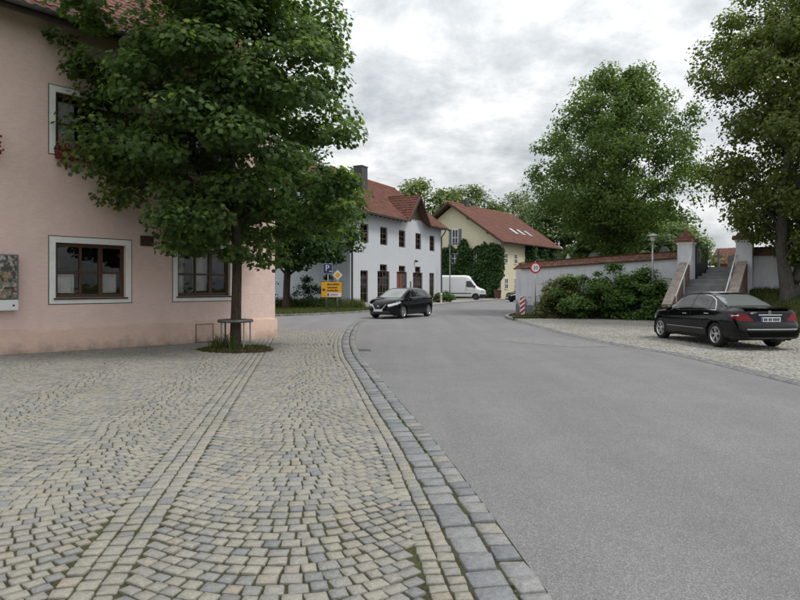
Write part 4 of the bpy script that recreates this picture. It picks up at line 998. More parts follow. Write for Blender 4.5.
    q = MB(); q.prism([(-.4, -.6, 2.85), (16.4, -.6, 2.85), (16.4, 3.5, 4.55), (-.4, 3.5, 4.55)], (0, .04, .12)); q.prism([(-.4, 7.6, 2.85), (16.4, 7.6, 2.85), (16.4, 3.5, 4.55), (-.4, 3.5, 4.55)], (0, -.04, .12)); ro = q.build('roof', M['coping_flat'], bh)
    ln = math.hypot(4.1, 1.7); tile_field('roof_tiles', ro, (-.4, -.64, 2.98), (1, 0, 0), (0, 4.1/ln, 1.7/ln), 16.8, ln, M['new_roof_tile'], .35, .45)
    for x in (3, 6.2, 9.4, 12.6): casement(bh, (x, 0, 1.0), 0, 1.1, 1.3, mat='white_trim', recess=-.06, thick=.06, glass='dark_window', per_pane=False, room=False)
plain('red_slat', (.32, .07, .05), .7, .2, 4)
plain('cheek_cap', (.30, .25, .22), .9, .3, 5, bump=.3); plain('coping_flat', (.25, .11, .07), .9, .3, 5); plain('dark_brown_wood', (.075, .04, .024), .7, .35, 5)
# ------------------------------------------------------------------ vegetation
_o = [(0, -.46), (.27, -.32), (.52, -.04), (.26, .04), (.37, .36), (.10, .24), (0, .58), (-.10, .24), (-.37, .36), (-.26, .04), (-.52, -.04), (-.27, -.32)]
LEAF_MAPLE = (np.array([(0, -.02, .06)]+[(x, y, -.10*abs(x)-.12*max(0, y)**2) for x, y in _o]), [(0, i+1, (i+1) % 12+1) for i in range(12)])
LEAF_HEX = (np.array([(0, -.5, 0), (.30, -.18, -.05), (.26, .22, -.06), (0, .52, -.12), (-.26, .22, -.06), (-.30, -.18, -.05), (0, .05, .04)]), [(6, i, (i+1) % 6) for i in range(6)])
LEAF_QUAD = (np.array([(0, -.5, 0), (.32, 0, -.08), (0, .55, -.05), (-.32, 0, -.08)]), [(0, 1, 2), (0, 2, 3)])
def frames_from_normals(nrm, g):
    nrm = nrm/np.linalg.norm(nrm, axis=1)[:, None]; t = g.normal(0, 1, nrm.shape); t -= (t*nrm).sum(1)[:, None]*nrm; t /= np.linalg.norm(t, axis=1)[:, None]
    b = np.cross(nrm, t); m = np.zeros((len(nrm), 3, 3)); m[:, :, 0] = t; m[:, :, 1] = b; m[:, :, 2] = nrm; return m
def leaf_cloud(name, P, size, bias, mat, parent, g, tpl=LEAF_QUAD, spread=.75, rnd=None, nrm=None):
    n = len(P); nn = (np.broadcast_to(bias, (n, 3)) if nrm is None else nrm)+g.normal(0, spread, (n, 3)); m = frames_from_normals(nn, g)*np.asarray(size)[:, None, None]
    o = instances_mesh(name, [tpl], np.zeros(n, int), m, P, g.uniform(0, 1, n) if rnd is None else rnd, mat, parent); o['kind'] = 'stuff'; return o
def curve3(a, b, bend, k=6):
    a, b = np.array(a, float), np.array(b, float); c = (a+b)/2+np.array(bend); t = np.linspace(0, 1, k)[:, None]; return (1-t)**2*a+2*t*(1-t)*c+t*t*b
def make_tree(label, loc, trunk, prof, center, n_clump, n_leaf, leaf, mat, bark, tpl=LEAF_QUAD, seed=1, clump_r=.8, keep=None, name='tree', cat='tree', group=None, flat=.6, limbs=30, inner=.5, up=.75, limb_r=.05, extra=None, lean=(0, 0, 0), forks=(), zmin=0):
    """trunk: list of (x,y,z,r) in local space; prof: list of (z, radius); crown axis through center (x,y)"""
    g = np.random.default_rng(seed); t = thing(name, label, cat, loc, 0, group); L0 = np.array(loc)
    tb = MB(); T = np.array(trunk, float); Tp = catmull(T, 5); tb.tube([tuple(p[:3]) for p in Tp], [max(.01, p[3]) for p in Tp], 14)
    # root flare
    pz = np.array(prof, float); zz = g.uniform(0, 1, n_clump*6); cz = np.interp(zz, np.linspace(0, 1, 200), np.linspace(pz[0, 0], pz[-1, 0], 200))
    rr = np.interp(cz, pz[:, 0], pz[:, 1]); w = rr/rr.max(); cz = cz[g.uniform(0, 1, len(cz)) < w][:n_clump]; n = len(cz)
    rr = np.interp(cz, pz[:, 0], pz[:, 1]); a = g.uniform(0, 2*math.pi, n); lob = 1+.10*np.sin(a*3+cz*.9+seed)+.07*np.sin(a*5-cz*1.7)
    rad = rr*lob*np.sqrt(g.uniform(inner**2, 1, n)); C = np.c_[center[0]+rad*np.cos(a), center[1]+rad*np.sin(a), cz]
    C[:, 0] += lean[0]*(C[:, 2]-lean[2]); C[:, 1] += lean[1]*(C[:, 2]-lean[2])
    if keep is not None: C = C[keep(C+L0)]
    n = len(C)
    # limbs reach from the trunk to a share of the leaf clumps
    order = g.permutation(n)[:limbs]; zt0, zt1 = T[max(1, len(T)//3), 2], T[-1, 2]
    for k in order:
        c = C[k]; za = np.clip(c[2]-.55*np.hypot(c[0]-center[0], c[1]-center[1])-.2, max(zt0, zmin), zt1-.1); at = np.array([np.interp(za, Tp[:, 2], Tp[:, i]) for i in range(3)]); r0 = min(limb_r, .75*np.interp(za, Tp[:, 2], Tp[:, 3]))
        cv = curve3(at, c, (0, 0, .18*np.linalg.norm(c-at)+g.normal(0, .1)), 7); tb.tube([tuple(p) for p in cv], list(np.linspace(r0, .010, 7)), 6, False)
    for f in forks:
        f = catmull(np.array(f, float), 5); tb.tube([tuple(p[:3]) for p in f], [p[3] for p in f], 12)
    tb.build('trunk', M[bark], t, True)
    per = max(1, n_leaf//n); cr = clump_r*g.uniform(.65, 1.35, n)
    d = g.normal(0, 1, (n, per, 3)); d /= np.linalg.norm(d, axis=2)[:, :, None]; d *= (g.uniform(0, 1, (n, per, 1))**.45)
    P = C[:, None, :]+d*cr[:, None, None]*np.array([1, 1, flat]); P[:, :, 2] -= .16*((d[:, :, :2]**2).sum(2))*cr[:, None]
    out = (C-np.array([center[0], center[1], cz.mean()])); out /= np.linalg.norm(out, axis=1)[:, None]+1e-6
    nrm = d*.55+out[:, None, :]*.35+np.array([0, 0, up]); P = P.reshape(-1, 3); nrm = nrm.reshape(-1, 3)
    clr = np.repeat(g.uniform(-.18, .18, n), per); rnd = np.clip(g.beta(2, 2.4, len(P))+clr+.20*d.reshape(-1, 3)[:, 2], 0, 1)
    if keep is not None: k = keep(P+L0); P, nrm, rnd = P[k], nrm[k], rnd[k]
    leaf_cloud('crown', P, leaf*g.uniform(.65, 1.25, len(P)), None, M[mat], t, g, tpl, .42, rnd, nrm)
    return t

def build_trees():
    def off_house(P): return ((P[:, 0]-HC[0])*HN[0]+(P[:, 1]-HC[1])*HN[1] > .12) | ((P[:, 0]-HC[0])*.65+(P[:, 1]-HC[1])*.76 > .1)
    def off_roof(P):
        d = (P[:, 0]-HC[0])*HN[0]+(P[:, 1]-HC[1])*HN[1]; al = (P[:, 0]-HC[0])*.65+(P[:, 1]-HC[1])*.76
        return ((al > .55) | (d > .75) | ((d > .12) & (P[:, 2] < 7.3))) & (al > -6.75+.35*np.sin(P[:, 2]*2.1+d))
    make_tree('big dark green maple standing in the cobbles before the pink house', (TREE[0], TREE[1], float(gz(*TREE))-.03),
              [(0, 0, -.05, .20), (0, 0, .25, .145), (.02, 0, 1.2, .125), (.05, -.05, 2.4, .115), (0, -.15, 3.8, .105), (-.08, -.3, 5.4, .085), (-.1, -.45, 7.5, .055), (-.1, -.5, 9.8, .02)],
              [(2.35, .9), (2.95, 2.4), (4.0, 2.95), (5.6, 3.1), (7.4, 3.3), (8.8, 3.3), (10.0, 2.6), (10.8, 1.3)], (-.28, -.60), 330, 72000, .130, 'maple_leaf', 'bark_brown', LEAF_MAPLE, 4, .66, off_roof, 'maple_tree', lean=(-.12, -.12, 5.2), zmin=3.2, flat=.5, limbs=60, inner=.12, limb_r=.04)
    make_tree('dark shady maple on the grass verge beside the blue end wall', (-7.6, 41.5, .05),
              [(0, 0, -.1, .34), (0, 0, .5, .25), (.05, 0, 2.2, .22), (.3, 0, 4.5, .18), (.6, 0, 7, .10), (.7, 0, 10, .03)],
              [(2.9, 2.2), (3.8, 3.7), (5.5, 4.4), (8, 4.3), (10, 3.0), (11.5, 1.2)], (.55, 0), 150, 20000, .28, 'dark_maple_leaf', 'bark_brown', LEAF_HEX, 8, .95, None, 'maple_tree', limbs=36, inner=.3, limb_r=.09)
    make_tree('broad fan shaped green tree rising behind the long white wall', (12.75, 36.0, 2.15),
              [(0, 0, -.1, .26), (0, 0, .6, .20), (.02, 0, 1.6, .17), (.05, 0, 3.5, .14), (0, 0, 6, .10), (0, 0, 9, .06), (0, 0, 11.6, .02)],
              [(.9, .3), (1.7, .8), (2.5, 1.9), (3.4, 3.5), (4.4, 4.6), (5.6, 5.0), (7.2, 4.9), (8.8, 4.3), (10.3, 3.2), (11.6, 1.7)], (-.35, 0), 400, 56000, .165, 'hornbeam_leaf', 'bark_grey', LEAF_HEX, 12, .74, None, 'deciduous_tree', limbs=110, inner=.05, up=.35, limb_r=.045, flat=.8)
    make_tree('tall forked linden leaning over the bank beside the churchyard gate', (16.35, 26.1, 1.05),
              [(0, 0, -.3, .40), (-.03, 0, .3, .30), (-.20, 0, 1.5, .24), (-.30, 0, 2.6, .22), (-.1, 0, 5, .17), (.2, 0, 8, .10), (.4, 0, 12, .03)],
              [(1.7, .9), (2.3, 2.0), (2.9, 2.8), (3.6, 3.2), (4.4, 3.5), (6, 4.0), (8.2, 4.6), (10.2, 4.4), (12, 3.6), (13.6, 2.6), (14.8, 1.2)], (1.25, 0), 400, 88000, .16, 'linden_leaf', 'bark_grey', LEAF_HEX, 21, .80, None, 'linden_tree', limbs=70, inner=.15, up=.45, limb_r=.07, flat=.7,
              forks=[[(.15, 0, -.1, .27), (.45, .05, 1.0, .21), (.62, .1, 2.2, .18), (.8, .1, 4.5, .14), (1.2, 0, 8, .06)]])
    far = [('rounded green tree rising behind the white house roof', (3.6, 92, 0), 7.4, 17.5, 'far_leaf', 31), ('tall loose green tree behind the yellow house ridge', (13.5, 122, 0), 8.5, 21.5, 'far_leaf', 32), ('second loose green tree behind the yellow house ridge, farther right', (22.5, 124, 0), 8.5, 20.5, 'far_leaf', 33),
           ('dark green tree at the far end of the yellow house roof', (27.5, 104, 0), 8.0, 17.5, 'far_dark_leaf', 34), ('leafy tree between the yellow house and the fan shaped tree', (23.4, 66, 2), 4.6, 9.0, 'far_dark_leaf', 35),
           ('low leafy tree behind the long white wall below the fan shaped tree', (20.5, 50, 2.1), 3.6, 4.6, 'far_dark_leaf', 36), ('pale green tree behind the street lamp head', (25.6, 60, 2.1), 4.2, 5.6, 'far_leaf', 37), ('distant tree left of the yellow house chimney', (0, 135, 0), 8, 17, 'far_leaf', 38),
           ('dark green tree filling the gap behind the leafy tree', (30, 80, 2), 7, 11, 'far_dark_leaf', 39)]
    for lab, loc, r, hh, mt, sd in far:
        make_tree(lab, loc, [(0, 0, -.3, .4), (0, 0, hh*.2, .3), (.1, 0, hh*.6, .2), (0, 0, hh*.92, .05)], [(hh*.18, r*.5), (hh*.35, r*.95), (hh*.6, r), (hh*.8, r*.75), (hh*.98, r*.25)], (0, 0), 110, 16000 if hh > 8 else 10000, .55 if hh > 8 else .34, mt, 'bark_grey', LEAF_QUAD, sd, r*.27, None, 'background_tree', limbs=20, inner=.4, group='background trees', limb_r=.1)
    # shrubs in front of the churchyard wall
    sh = [('pale twiggy shrub beside the round road sign', (8.15, 31.5), 1.15, 2.15, 'pale_shrub_leaf', 50), ('yellowish green shrub next to the pale twiggy one', (9.1, 31.0), 1.45, 2.45, 'shrub_leaf', 51), ('tall green shrub in the middle of the wall planting', (10.5, 30.4), 1.5, 2.6, 'shrub_leaf', 52), ('dense green shrub around the street lamp post', (11.75, 30.15), 1.25, 2.45, 'shrub_leaf', 53), ('dark green shrub against the stair cheek wall', (12.35, 29.55), .75, 1.9, 'shrub_leaf', 54)]
    def clear(P): return (P[:, 2] > 0.03) & (((P-np.array([*GC, 0]))[:, :2] @ NO < .05) | ((P-np.array([*GC, 0]))[:, :2] @ U < -1.5))
    for lab, (x, y), r, hh, mt, sd in sh:
        make_tree(lab, (x, y, 0), [(0, 0, -.05, .05), (.05, 0, hh*.3, .04), (.1, .05, hh*.6, .02), (.1, 0, hh*.9, .008)], [(.12, r*.85), (hh*.4, r), (hh*.75, r*.8), (hh, r*.3)], (0, 0), 46, 5200, .135, mt, 'bark_brown', LEAF_HEX, sd, .42, clear, 'shrub', 'shrub', 'shrubs along the white wall', limbs=26, inner=.2, limb_r=.02)
    for lab, (x, y), r, hh, sd, mt in (('small dark conical shrub behind the yellow direction sign', (-4.9, 42.6), .8, 2.2, 60, 'ivy_leaf'), ('dark rounded bush beside the trunk of the verge maple', (-6.3, 42.6), 1.1, 2.2, 61, 'ivy_leaf'), ('dark bush at the far left of the verge', (-9.6, 42.4), 1.5, 2.2, 62, 'ivy_leaf'), ('small bush at the foot of the far street lamp', (4.35, 58.0), .75, 1.0, 63, 'shrub_leaf'), ('low bush in the grass by the white house corner', (3.55, 57.3), .5, .9, 64, 'pale_shrub_leaf')):
        make_tree(lab, (x, y, .06), [(0, 0, -.05, .05), (0, 0, hh*.5, .03), (0, 0, hh*.9, .01)], [(.1, r), (hh*.4, r*.9), (hh*.75, r*.55), (hh, r*.15)], (0, 0), 26, 2400, .14, mt, 'bark_brown', LEAF_QUAD, sd, r*.4, None, 'bush', 'bush', limbs=10, inner=.1, limb_r=.02)

def build_ivy(C0, th):
    g = np.random.default_rng(77)
    ex, ey = np.array((math.cos(th), math.sin(th))), np.array((-math.sin(th), math.cos(th)))
    def ivy(label, fn, face, n):
        t = thing('ivy', label, 'ivy', (*C0, 0), th, 'ivy on the yellow house'); a = g.uniform(*fn[0], n); z = g.uniform(*fn[1], n); k = fn[2](a, z)+.35*(np.sin(a*2.7+z)*.5+np.sin(a*5.1-z*3.3)*.3+g.normal(0, .25, n)) > 0; a, z = a[k], z[k]
        dep = .05+np.abs(g.normal(0, .28, len(a)))*(1+.6*np.sin(a*1.7)*np.sin(z*1.3))
        P = np.c_[-dep, a, z] if face == 'gable' else np.c_[a, -dep, z]; nb = np.array([-1, 0, .5]) if face == 'gable' else np.array([0, -1, .5])
        leaf_cloud('foliage', P, g.uniform(.2, .4, len(P)), nb, M['ivy_leaf'], t, g, LEAF_HEX, .6)
        st = MB()
        for s in np.linspace(fn[0][0]+1, fn[0][1]-1, 4): st.tube([(-.05, s, 0), (-.05, s+.3, 2), (-.05, s-.2, 4)] if face == 'gable' else [(s, -.05, 0), (s+.2, -.05, 2), (s, -.05, 4)], .05, 6)
        st.build('stem', M['bark_brown'], t)
    def gable(a, z):     # a = distance from the corner; free wall round the windows
        top = np.where(a < 3.6, 6.9-.3*np.abs(a-1.6), np.where(a < 9.5, 6.5+.9*np.exp(-((a-5.2)/.6)**2)-.02*(a-6)**2, 5.4-.6*(a-9.5)))
        lo = np.where(a < 1.0, 2.2-2.0*a, -1)
        win = np.minimum.reduce([np.maximum(np.abs(a-c)-w, np.abs(z-5.15)-.72) for c, w in ((6.55, .5), (3.45, .35), (10.1, .5))])
        return np.minimum.reduce([top-z, z-lo, (a+.6)*2, np.where(z < 2.2, (a-.4), 9), win*3])
    ivy('thick dark ivy covering the gable of the yellow house', ((-.5, 12.5), (0, 7.6), gable), 'gable', 26000)
    ivy('dark ivy under the eaves at the far end of the yellow house', ((6.2, 17), (0, 6.9), lambda a, z: np.minimum.reduce([6.9-z, (a-6.6)-.25*np.abs(z-4.8), z-1.5*0])), 'long', 12000)

def grass(name, poly, n, h, z, seed, mat='grass_blade', kind='stuff', dens=None):
    g = np.random.default_rng(seed); poly = [tuple(p[:2]) for p in poly]; xs = [p[0] for p in poly]; ys = [p[1] for p in poly]
    x = g.uniform(min(xs), max(xs), n); y = g.uniform(min(ys), max(ys), n); k = in_poly(poly, x, y)
    if dens is not None: k &= g.uniform(0, 1, n) < dens(x, y)
    x, y = x[k], y[k]; n = len(x); zz = z(x, y) if callable(z) else np.full(n, z)
    a = g.uniform(0, 2*math.pi, n); hh = h*g.uniform(.4, 1.4, n); w = .012+.012*h*g.uniform(.6, 1.4, n); ln = hh*g.uniform(.1, .8, n); b = g.uniform(0, 2*math.pi, n)
    base = np.c_[x, y, zz]; d = np.c_[np.cos(a), np.sin(a), 0*a]*w[:, None]; tip = base+np.c_[np.cos(b)*ln, np.sin(b)*ln, hh]; mid = base+np.c_[np.cos(b)*ln*.3, np.sin(b)*ln*.3, hh*.6]
    V = np.stack([base-d, base+d, mid+d*.7, mid-d*.7, tip], 1).reshape(-1, 3); o = np.arange(n)*5
    lp = np.stack([o, o+1, o+2, o+3, o+3, o+2, o+4], 1).ravel(); ct = np.tile([4, 3], n); r = np.repeat(g.uniform(0, 1, n), 2)
    ob = fast_mesh(name, V, lp, ct, M[mat], None, r); ob['kind'] = kind; return ob
def litter(name, pts, size, seed, label=None):
    g = np.random.default_rng(seed); o = leaf_cloud(name, np.array(pts), g.uniform(.5, 1.3, len(pts))*size, np.array([0, 0, 1.0]), M['dry_leaf'], None, g, LEAF_HEX, .3); return o

def build_grass():
    tag(grass('verge_grass', list(VERGE_FRONT[VERGE_FRONT[:, 0] > -14])+[(-1.6, 41.2), (-3.0, 44.6), (-14, 50)], 60000, .13, .07, 1), 'short grass on the verge before the blue end wall', 'grass')
    tag(grass('tall_verge_grass', [(-9, 42.5), (-3.9, 40.6), (-2.2, 41.3), (-3.0, 44.4), (-9, 47)], 9000, .55, .07, 2, dens=lambda x, y: .4+.6*(np.sin(x*2.1)*np.sin(y*1.7) > -.2)), 'tall weedy grass under the white house corner', 'grass')
    bank = [(13.4, 22.8), (13.7, 20), (16.3, 15.6), (20, 12), (24, 20), (20, 25.2), (15.9, 28.2), (14.7, 26)]
    bo = bpy.data.objects['bank']; from mathutils.bvhtree import BVHTree
    bv = BVHTree.FromPolygons([v.co for v in bo.data.vertices], [tuple(p.vertices) for p in bo.data.polygons])
    def zb(x, y):
        out = []
        for a, b in zip(x, y):
            hit = bv.ray_cast(Vector((a, b, 9)), Vector((0, 0, -1)))[0]; out.append(hit.z-.01 if hit else -.4)
        return np.array(out)
    tag(grass('bank_grass', bank, 40000, .16, zb, 3), 'rough grass on the bank under the forked linden', 'grass')
    tag(grass('bed_weeds', [(5.6, 31.4), (8.5, 30.9), (11.9, 29.5), (12.3, 29.0), (12.6, 30.4), (6.4, 33.2)], 9000, .16, .015, 4, dens=lambda x, y: .55+0*x), 'low weeds at the foot of the wall shrubs', 'grass')
    c = [(TREE[0]+.92*math.cos(a), TREE[1]+.80*math.sin(a)) for a in np.linspace(0, 2*math.pi, 20)]; z0 = float(gz(*TREE))
    pit = [(x, y, z0+.0) for x, y in c]; P = MB(); P.add([(TREE[0], TREE[1], z0+.07)]+[(x, y, z0-.012) for x, y in c[:-1]], [(0, i+1, (i+1) % 19+1) for i in range(19)]); o = P.build('tree_pit', M['leaf_soil'], None, True); o['kind'] = 'structure'
    zp = lambda x, y: z0+.05*np.maximum(0, 1-((x-TREE[0])**2+(y-TREE[1])**2)/.75)
    tag(grass('tree_pit_grass', c, 2600, .055, zp, 5, dens=lambda x, y: .35+.6*(np.sin(x*5)*np.sin(y*4) > .0)), 'patchy grass in the soil ring round the square maple', 'grass')
    tag(grass('tree_pit_weeds', [(TREE[0]-.6, TREE[1]-.3), (TREE[0]+.1, TREE[1]-.4), (TREE[0]+.1, TREE[1]+.1), (TREE[0]-.6, TREE[1]+.2)], 170, .30, zp, 6), 'taller weeds against the maple trunk', 'grass')
    g = np.random.default_rng(8); r = np.sqrt(g.uniform(0, 1, 420))*.95; a = g.uniform(0, 6.28, 420); x = TREE[0]+r*np.cos(a); y = TREE[1]+r*.85*np.sin(a)
    tag(litter('pit_leaves', np.c_[x, y, zp(x, y)+.02], .07, 9), 'brown fallen leaves round the square maple', 'leaves')
    x = g.uniform(-9, .3, 70); y = g.uniform(3.4, 19, 70); k = (x < kerb_x(y)-.1) & plaza_inside(x, y); x, y = x[k], y[k]
    tag(litter('pavement_leaves', np.c_[x, y, gz(x, y)+.010], .035, 10), 'stray dry leaves scattered on the cobbles', 'leaves')
    x = g.uniform(6.5, 12.3, 1500); y = g.uniform(29.2, 32.5, 1500); k = in_poly([(5.6, 31.2), (8.5, 30.5), (12, 29.1), (12.4, 30.4), (6.4, 33)], x, y)
    tag(litter('bed_leaves', np.c_[x[k], y[k], 0*x[k]+.03], .10, 11), 'brown leaf litter under the wall shrubs', 'leaves')
    # weeds in the kerb joint
    Pk, T, N = kerb_frame(); n = 2600; i = g.integers(0, len(Pk), n); cl = np.sin(i*.013)+np.sin(i*.041) > .1; i = i[cl]; q = Pk[i]+N[i]*(.178+g.normal(0, .008, len(i)))[:, None]
    V = []; 
    ob = leaf_cloud('joint_weeds', np.c_[q, 0*q[:, 0]-.004], g.uniform(.012, .04, len(i)), np.array([0, 0, .6]), M['grass_blade'], None, g, LEAF_QUAD, .9); tag(ob, 'dry weeds in the joint between the kerb rows', 'weeds')

# ------------------------------------------------------------------ street furniture
def build_street():
    # round tree guard: a steel ring table on four legs
    z0 = float(gz(*TREE)); tg = thing('tree_guard', 'round steel guard ring on legs round the maple trunk', 'tree guard', (TREE[0], TREE[1], z0))
    q = MB(); q.lathe([(.26, .68), (.42, .68), (.44, .71), (.42, .75), (.26, .75), (.26, .68)], (0, 0, 0), 'Z', 28); q.build('ring', M['ring_steel'], tg)
    for k in range(5):
        a = k*2*math.pi/5+.5; q = MB(); q.tube([(.37*math.cos(a), .37*math.sin(a), -.02), (.37*math.cos(a), .37*math.sin(a), .70)], .019, 8); q.build('leg', M['galvanised'] if k % 2 == 0 else M['dark_metal'], tg)
    q = MB(); 
    for k in range(5):
        a = k*2*math.pi/5+.5; q.beam((.17*math.cos(a), .17*math.sin(a), .69), (.40*math.cos(a), .40*math.sin(a), .69), .03, .02)
    q.build('bracket', M['dark_metal'], tg)
    # street lamps
    l = thing('street_lamp', 'grey street lamp with conical dish head in front of the shrubs', 'street lamp', (12.0, 29.45, 0))
    q = MB(); q.tube([(0, 0, 0), (0, 0, 1.1)], .062, 12); q.tube([(0, 0, 1.1), (0, 0, 3.75)], .043, 12); q.build('post', M['galvanised'], l, True)
    q = MB(); q.lathe([(.05, 3.72), (.11, 3.78), (.13, 4.0), (.0, 4.0)], n=16); q.build('lantern', M['lantern_glass'], l, True)
    q = MB(); q.lathe([(.0, 4.12), (.09, 4.10), (.30, 3.98), (.31, 3.96), (.12, 4.0)], n=22); q.build('shade', M['galvanised'], l, True)
    l = thing('street_lamp', 'tall grey street lamp with bent arm at the white house corner', 'street lamp', (4.75, 59.0, 0))
    q = MB(); q.tube([(0, 0, 0), (0, 0, 2), (0, 0, 5.2), (.05, 0, 5.5), (.35, -.05, 5.62)], [.07, .06, .045, .04, .035], 10); q.build('post', M['galvanised'], l, True)
    q = MB(); q.box((.55, -.05, 5.64), (.55, .22, .12)); bevelled(q.build('lantern', M['zinc'], l), .03)
    # round speed sign
    face = -math.pi/2*0
    s = thing('road_sign', 'round white road sign with red rim reading 30', 'road sign', (6.98, 32.0, 0), R(10))
    q = MB(); q.tube([(0, 0, 0), (0, 0, 2.86)], .030, 10); q.build('post', M['galvanised'], s, True)
    q = MB(); q.lathe([(0, -.035), (.29, -.035), (.29, -.02), (0, -.02)], (0, 0, 2.54), 'Y', 32); q.build('disc', M['sign_red'], s)
    q = MB(); q.lathe([(0, -.039), (.212, -.039), (.212, -.036)], (0, 0, 2.54), 'Y', 32); q.build('field', M['sign_white'], s)
    text_part('30', .27, M['ink'], s, (0, -.041, 2.54), (R(90), 0, 0))
    # striped hazard board
    b = thing('hazard_board', 'red and white striped hazard board at the end of the wall', 'hazard board', (6.42, 32.55, 0), R(8))
    q = MB(); q.bbox(-.13, .13, -.012, .012, .10, 1.08); q.build('board', M['sign_white'], b)
    for k in range(5):
        zc = .10+.245*k; pts = [(-.13, zc), (.13, zc+.2), (.13, zc+.325), (-.13, zc+.125)]; pts = [(x, min(1.08, max(.10, z))) for x, z in pts]
        q = MB(); q.prism([(x, -.013, z) for x, z in pts], (0, -.002, 0)); q.build('red_stripe', M['sign_red'], b)
    q = MB(); q.bbox(-.03, .03, .013, .05, 0, 1.0); q.bbox(-.2, .2, -.12, .16, -.01, .09); q.build('stand', M['dark_metal'], b)
    # direction board and its neighbours
    d = thing('direction_sign', 'yellow direction board with black lettering and white strip on two posts', 'road sign', (-4.18, 37.9, .07), R(-4))
    for x in (-.33, .33):
        q = MB(); q.tube([(x, .03, -.05), (x, .03, 1.82)], .028, 8); q.build('post', M['galvanised'], d, True)
    q = MB(); q.bbox(-.66, .66, -.015, .0, .82, 1.80); q.build('board', M['ink'], d)
    q = MB(); q.bbox(-.635, .635, -.019, -.0155, .845, 1.775); q.build('yellow_field', M['sign_yellow'], d)
    q = MB(); q.bbox(-.30, .61, -.023, -.0195, .88, 1.12); q.build('white_strip', M['sign_white'], d)
    g = random.Random(3)
    for zl, x0, n in ((1.62, -.28, 11), (1.43, -.28, 9), (1.25, -.28, 10)):        # illegible at this distance: blocks the size of the letters
        q = MB(); x = x0
        for k in range(n):
            w = g.uniform(.04, .07); hh = g.choice((.075, .075, .105)); q.bbox(x, x+w, -.0225, -.0195, zl-.04, zl-.04+hh); x += w+.016
        q.build('lettering', M['ink'], d)
    q = MB(); x = -.08
    for k in range(7): q.bbox(x, x+.05, -.0265, -.0235, .96, 1.04); x += .066
    q.build('lettering', M['lilac'], d); q = MB(); q.bbox(-.27, -.15, -.0265, -.0235, .92, 1.08); q.build('symbol', M['lilac'], d)
    q = MB(); q.prism([(-.60, -.0225, 1.30), (-.46, -.0225, 1.42), (-.46, -.0225, 1.34), (-.38, -.0225, 1.34), (-.38, -.0225, 1.26), (-.46, -.0225, 1.26), (-.46, -.0225, 1.18)], (0, .003, 0)); q.build('arrow', M['ink'], d)
    p = thing('parking_sign', 'blue parking sign with white P above the direction board', 'road sign', (-4.44, 38.15, .07), R(-4))
    q = MB(); q.tube([(0, .03, -.05), (0, .03, 2.88)], .03, 8); q.build('post', M['galvanised'], p, True)
    q = MB(); q.bbox(-.31, .31, -.02, 0, 2.27, 2.92); q.build('plate', M['sign_blue'], p)
    for a in ((-.29, -.275, 2.29, 2.90), (.275, .29, 2.29, 2.90), (-.275, .275, 2.29, 2.305), (-.275, .275, 2.885, 2.90)):
        q = MB(); q.bbox(a[0], a[1], -.0225, -.0205, a[2], a[3]); q.build('white_edge', M['sign_white'], p)
    text_part('P', .52, M['sign_white'], p, (-.03, -.023, 2.62), (R(90), 0, 0))
    q = MB(); q.bbox(.09, .19, -.0235, -.0205, 2.40, 2.45); q.bbox(.20, .24, -.0235, -.0205, 2.40, 2.47); q.build('symbol', M['sign_white'], p)
    w = thing('priority_sign', 'yellow and white diamond priority sign on a grey post', 'road sign', (-3.83, 38.05, .07), R(-4))
    q = MB(); q.tube([(0, .03, -.05), (0, .03, 2.3)], .028, 8); q.build('post', M['galvanised'], w, True)
    dm = lambda r, y: [(-r, y, 2.2), (0, y, 2.2-r), (r, y, 2.2), (0, y, 2.2+r)]
    q = MB(); q.prism(dm(.31, -.003), (0, -.015, 0)); q.build('plate', M['sign_white'], w)
    q = MB(); q.prism(dm(.205, -.0185), (0, -.003, 0)); q.build('yellow_field', M['sign_yellow'], w)
    # bin, bollard, power line
    b = thing('wheeled_bin', 'dark red brown wheeled bin in front of the yellow house', 'bin', (11.25, 71.5, .094), R(20))
    q = MB(); q.add([(-.25, -.28, .08), (.25, -.28, .08), (.25, .24, .08), (-.25, .24, .08), (-.32, -.36, .95), (.32, -.36, .95), (.32, .32, .95), (-.32, .32, .95)], [(3, 2, 1, 0), (0, 1, 5, 4), (1, 2, 6, 5), (2, 3, 7, 6), (3, 0, 4, 7), (4, 5, 6, 7)]); bevelled(q.build('tub', M['bin_brown'], b), .03)
    q = MB(); q.box((0, -.02, 1.0), (.70, .76, .08)); bevelled(q.build('lid', M['bin_brown'], b), .03)
    q = MB(); q.tube([(-.3, .38, .98), (.3, .38, .98)], .02, 6); q.build('handle', M['black_plastic'], b)
    for x in (-.28, .28):
        q = MB(); q.lathe([(0, -.03), (.1, -.03), (.1, .03), (0, .03)], (x, .26, .1), 'X', 14); q.build('wheel', M['rubber'], b)
    b = thing('stone_post', 'short pale post by the white house corner', 'post', (3.75, 56.6, .094))
    q = MB(); q.lathe([(.10, 0), (.10, .7), (.13, .72), (.13, .8), (.0, .88)], n=12); q.build('post', M['pale_stone'], b, True)
    for x, y, lab in ((21.2, 60, 'wooden utility pole hidden in the leaves behind the fan shaped tree'), (47, 55, 'wooden utility pole beyond the right photo edge')):
        u = thing('utility_pole', lab, 'utility pole', (x, y, 0)); q = MB(); q.tube([(0, 0, -.2), (0, 0, 11.3)], [.16, .10], 10); q.build('pole', M['bark_brown'], u, True)
        q = MB(); q.bbox(-.05, .05, -.6, .6, 10.75, 10.87); q.build('crossarm', M['bark_brown'], u)
    w = thing('overhead_wire', 'thin overhead wire crossing the sky beside the fan shaped tree', 'wire'); P = curve3((21.2, 60, 10.9), (47, 55, 10.9), (0, 0, -.9), 24); q = MB(); q.tube([tuple(p) for p in P], .012, 5); q.build('cable', M['ink'], w)
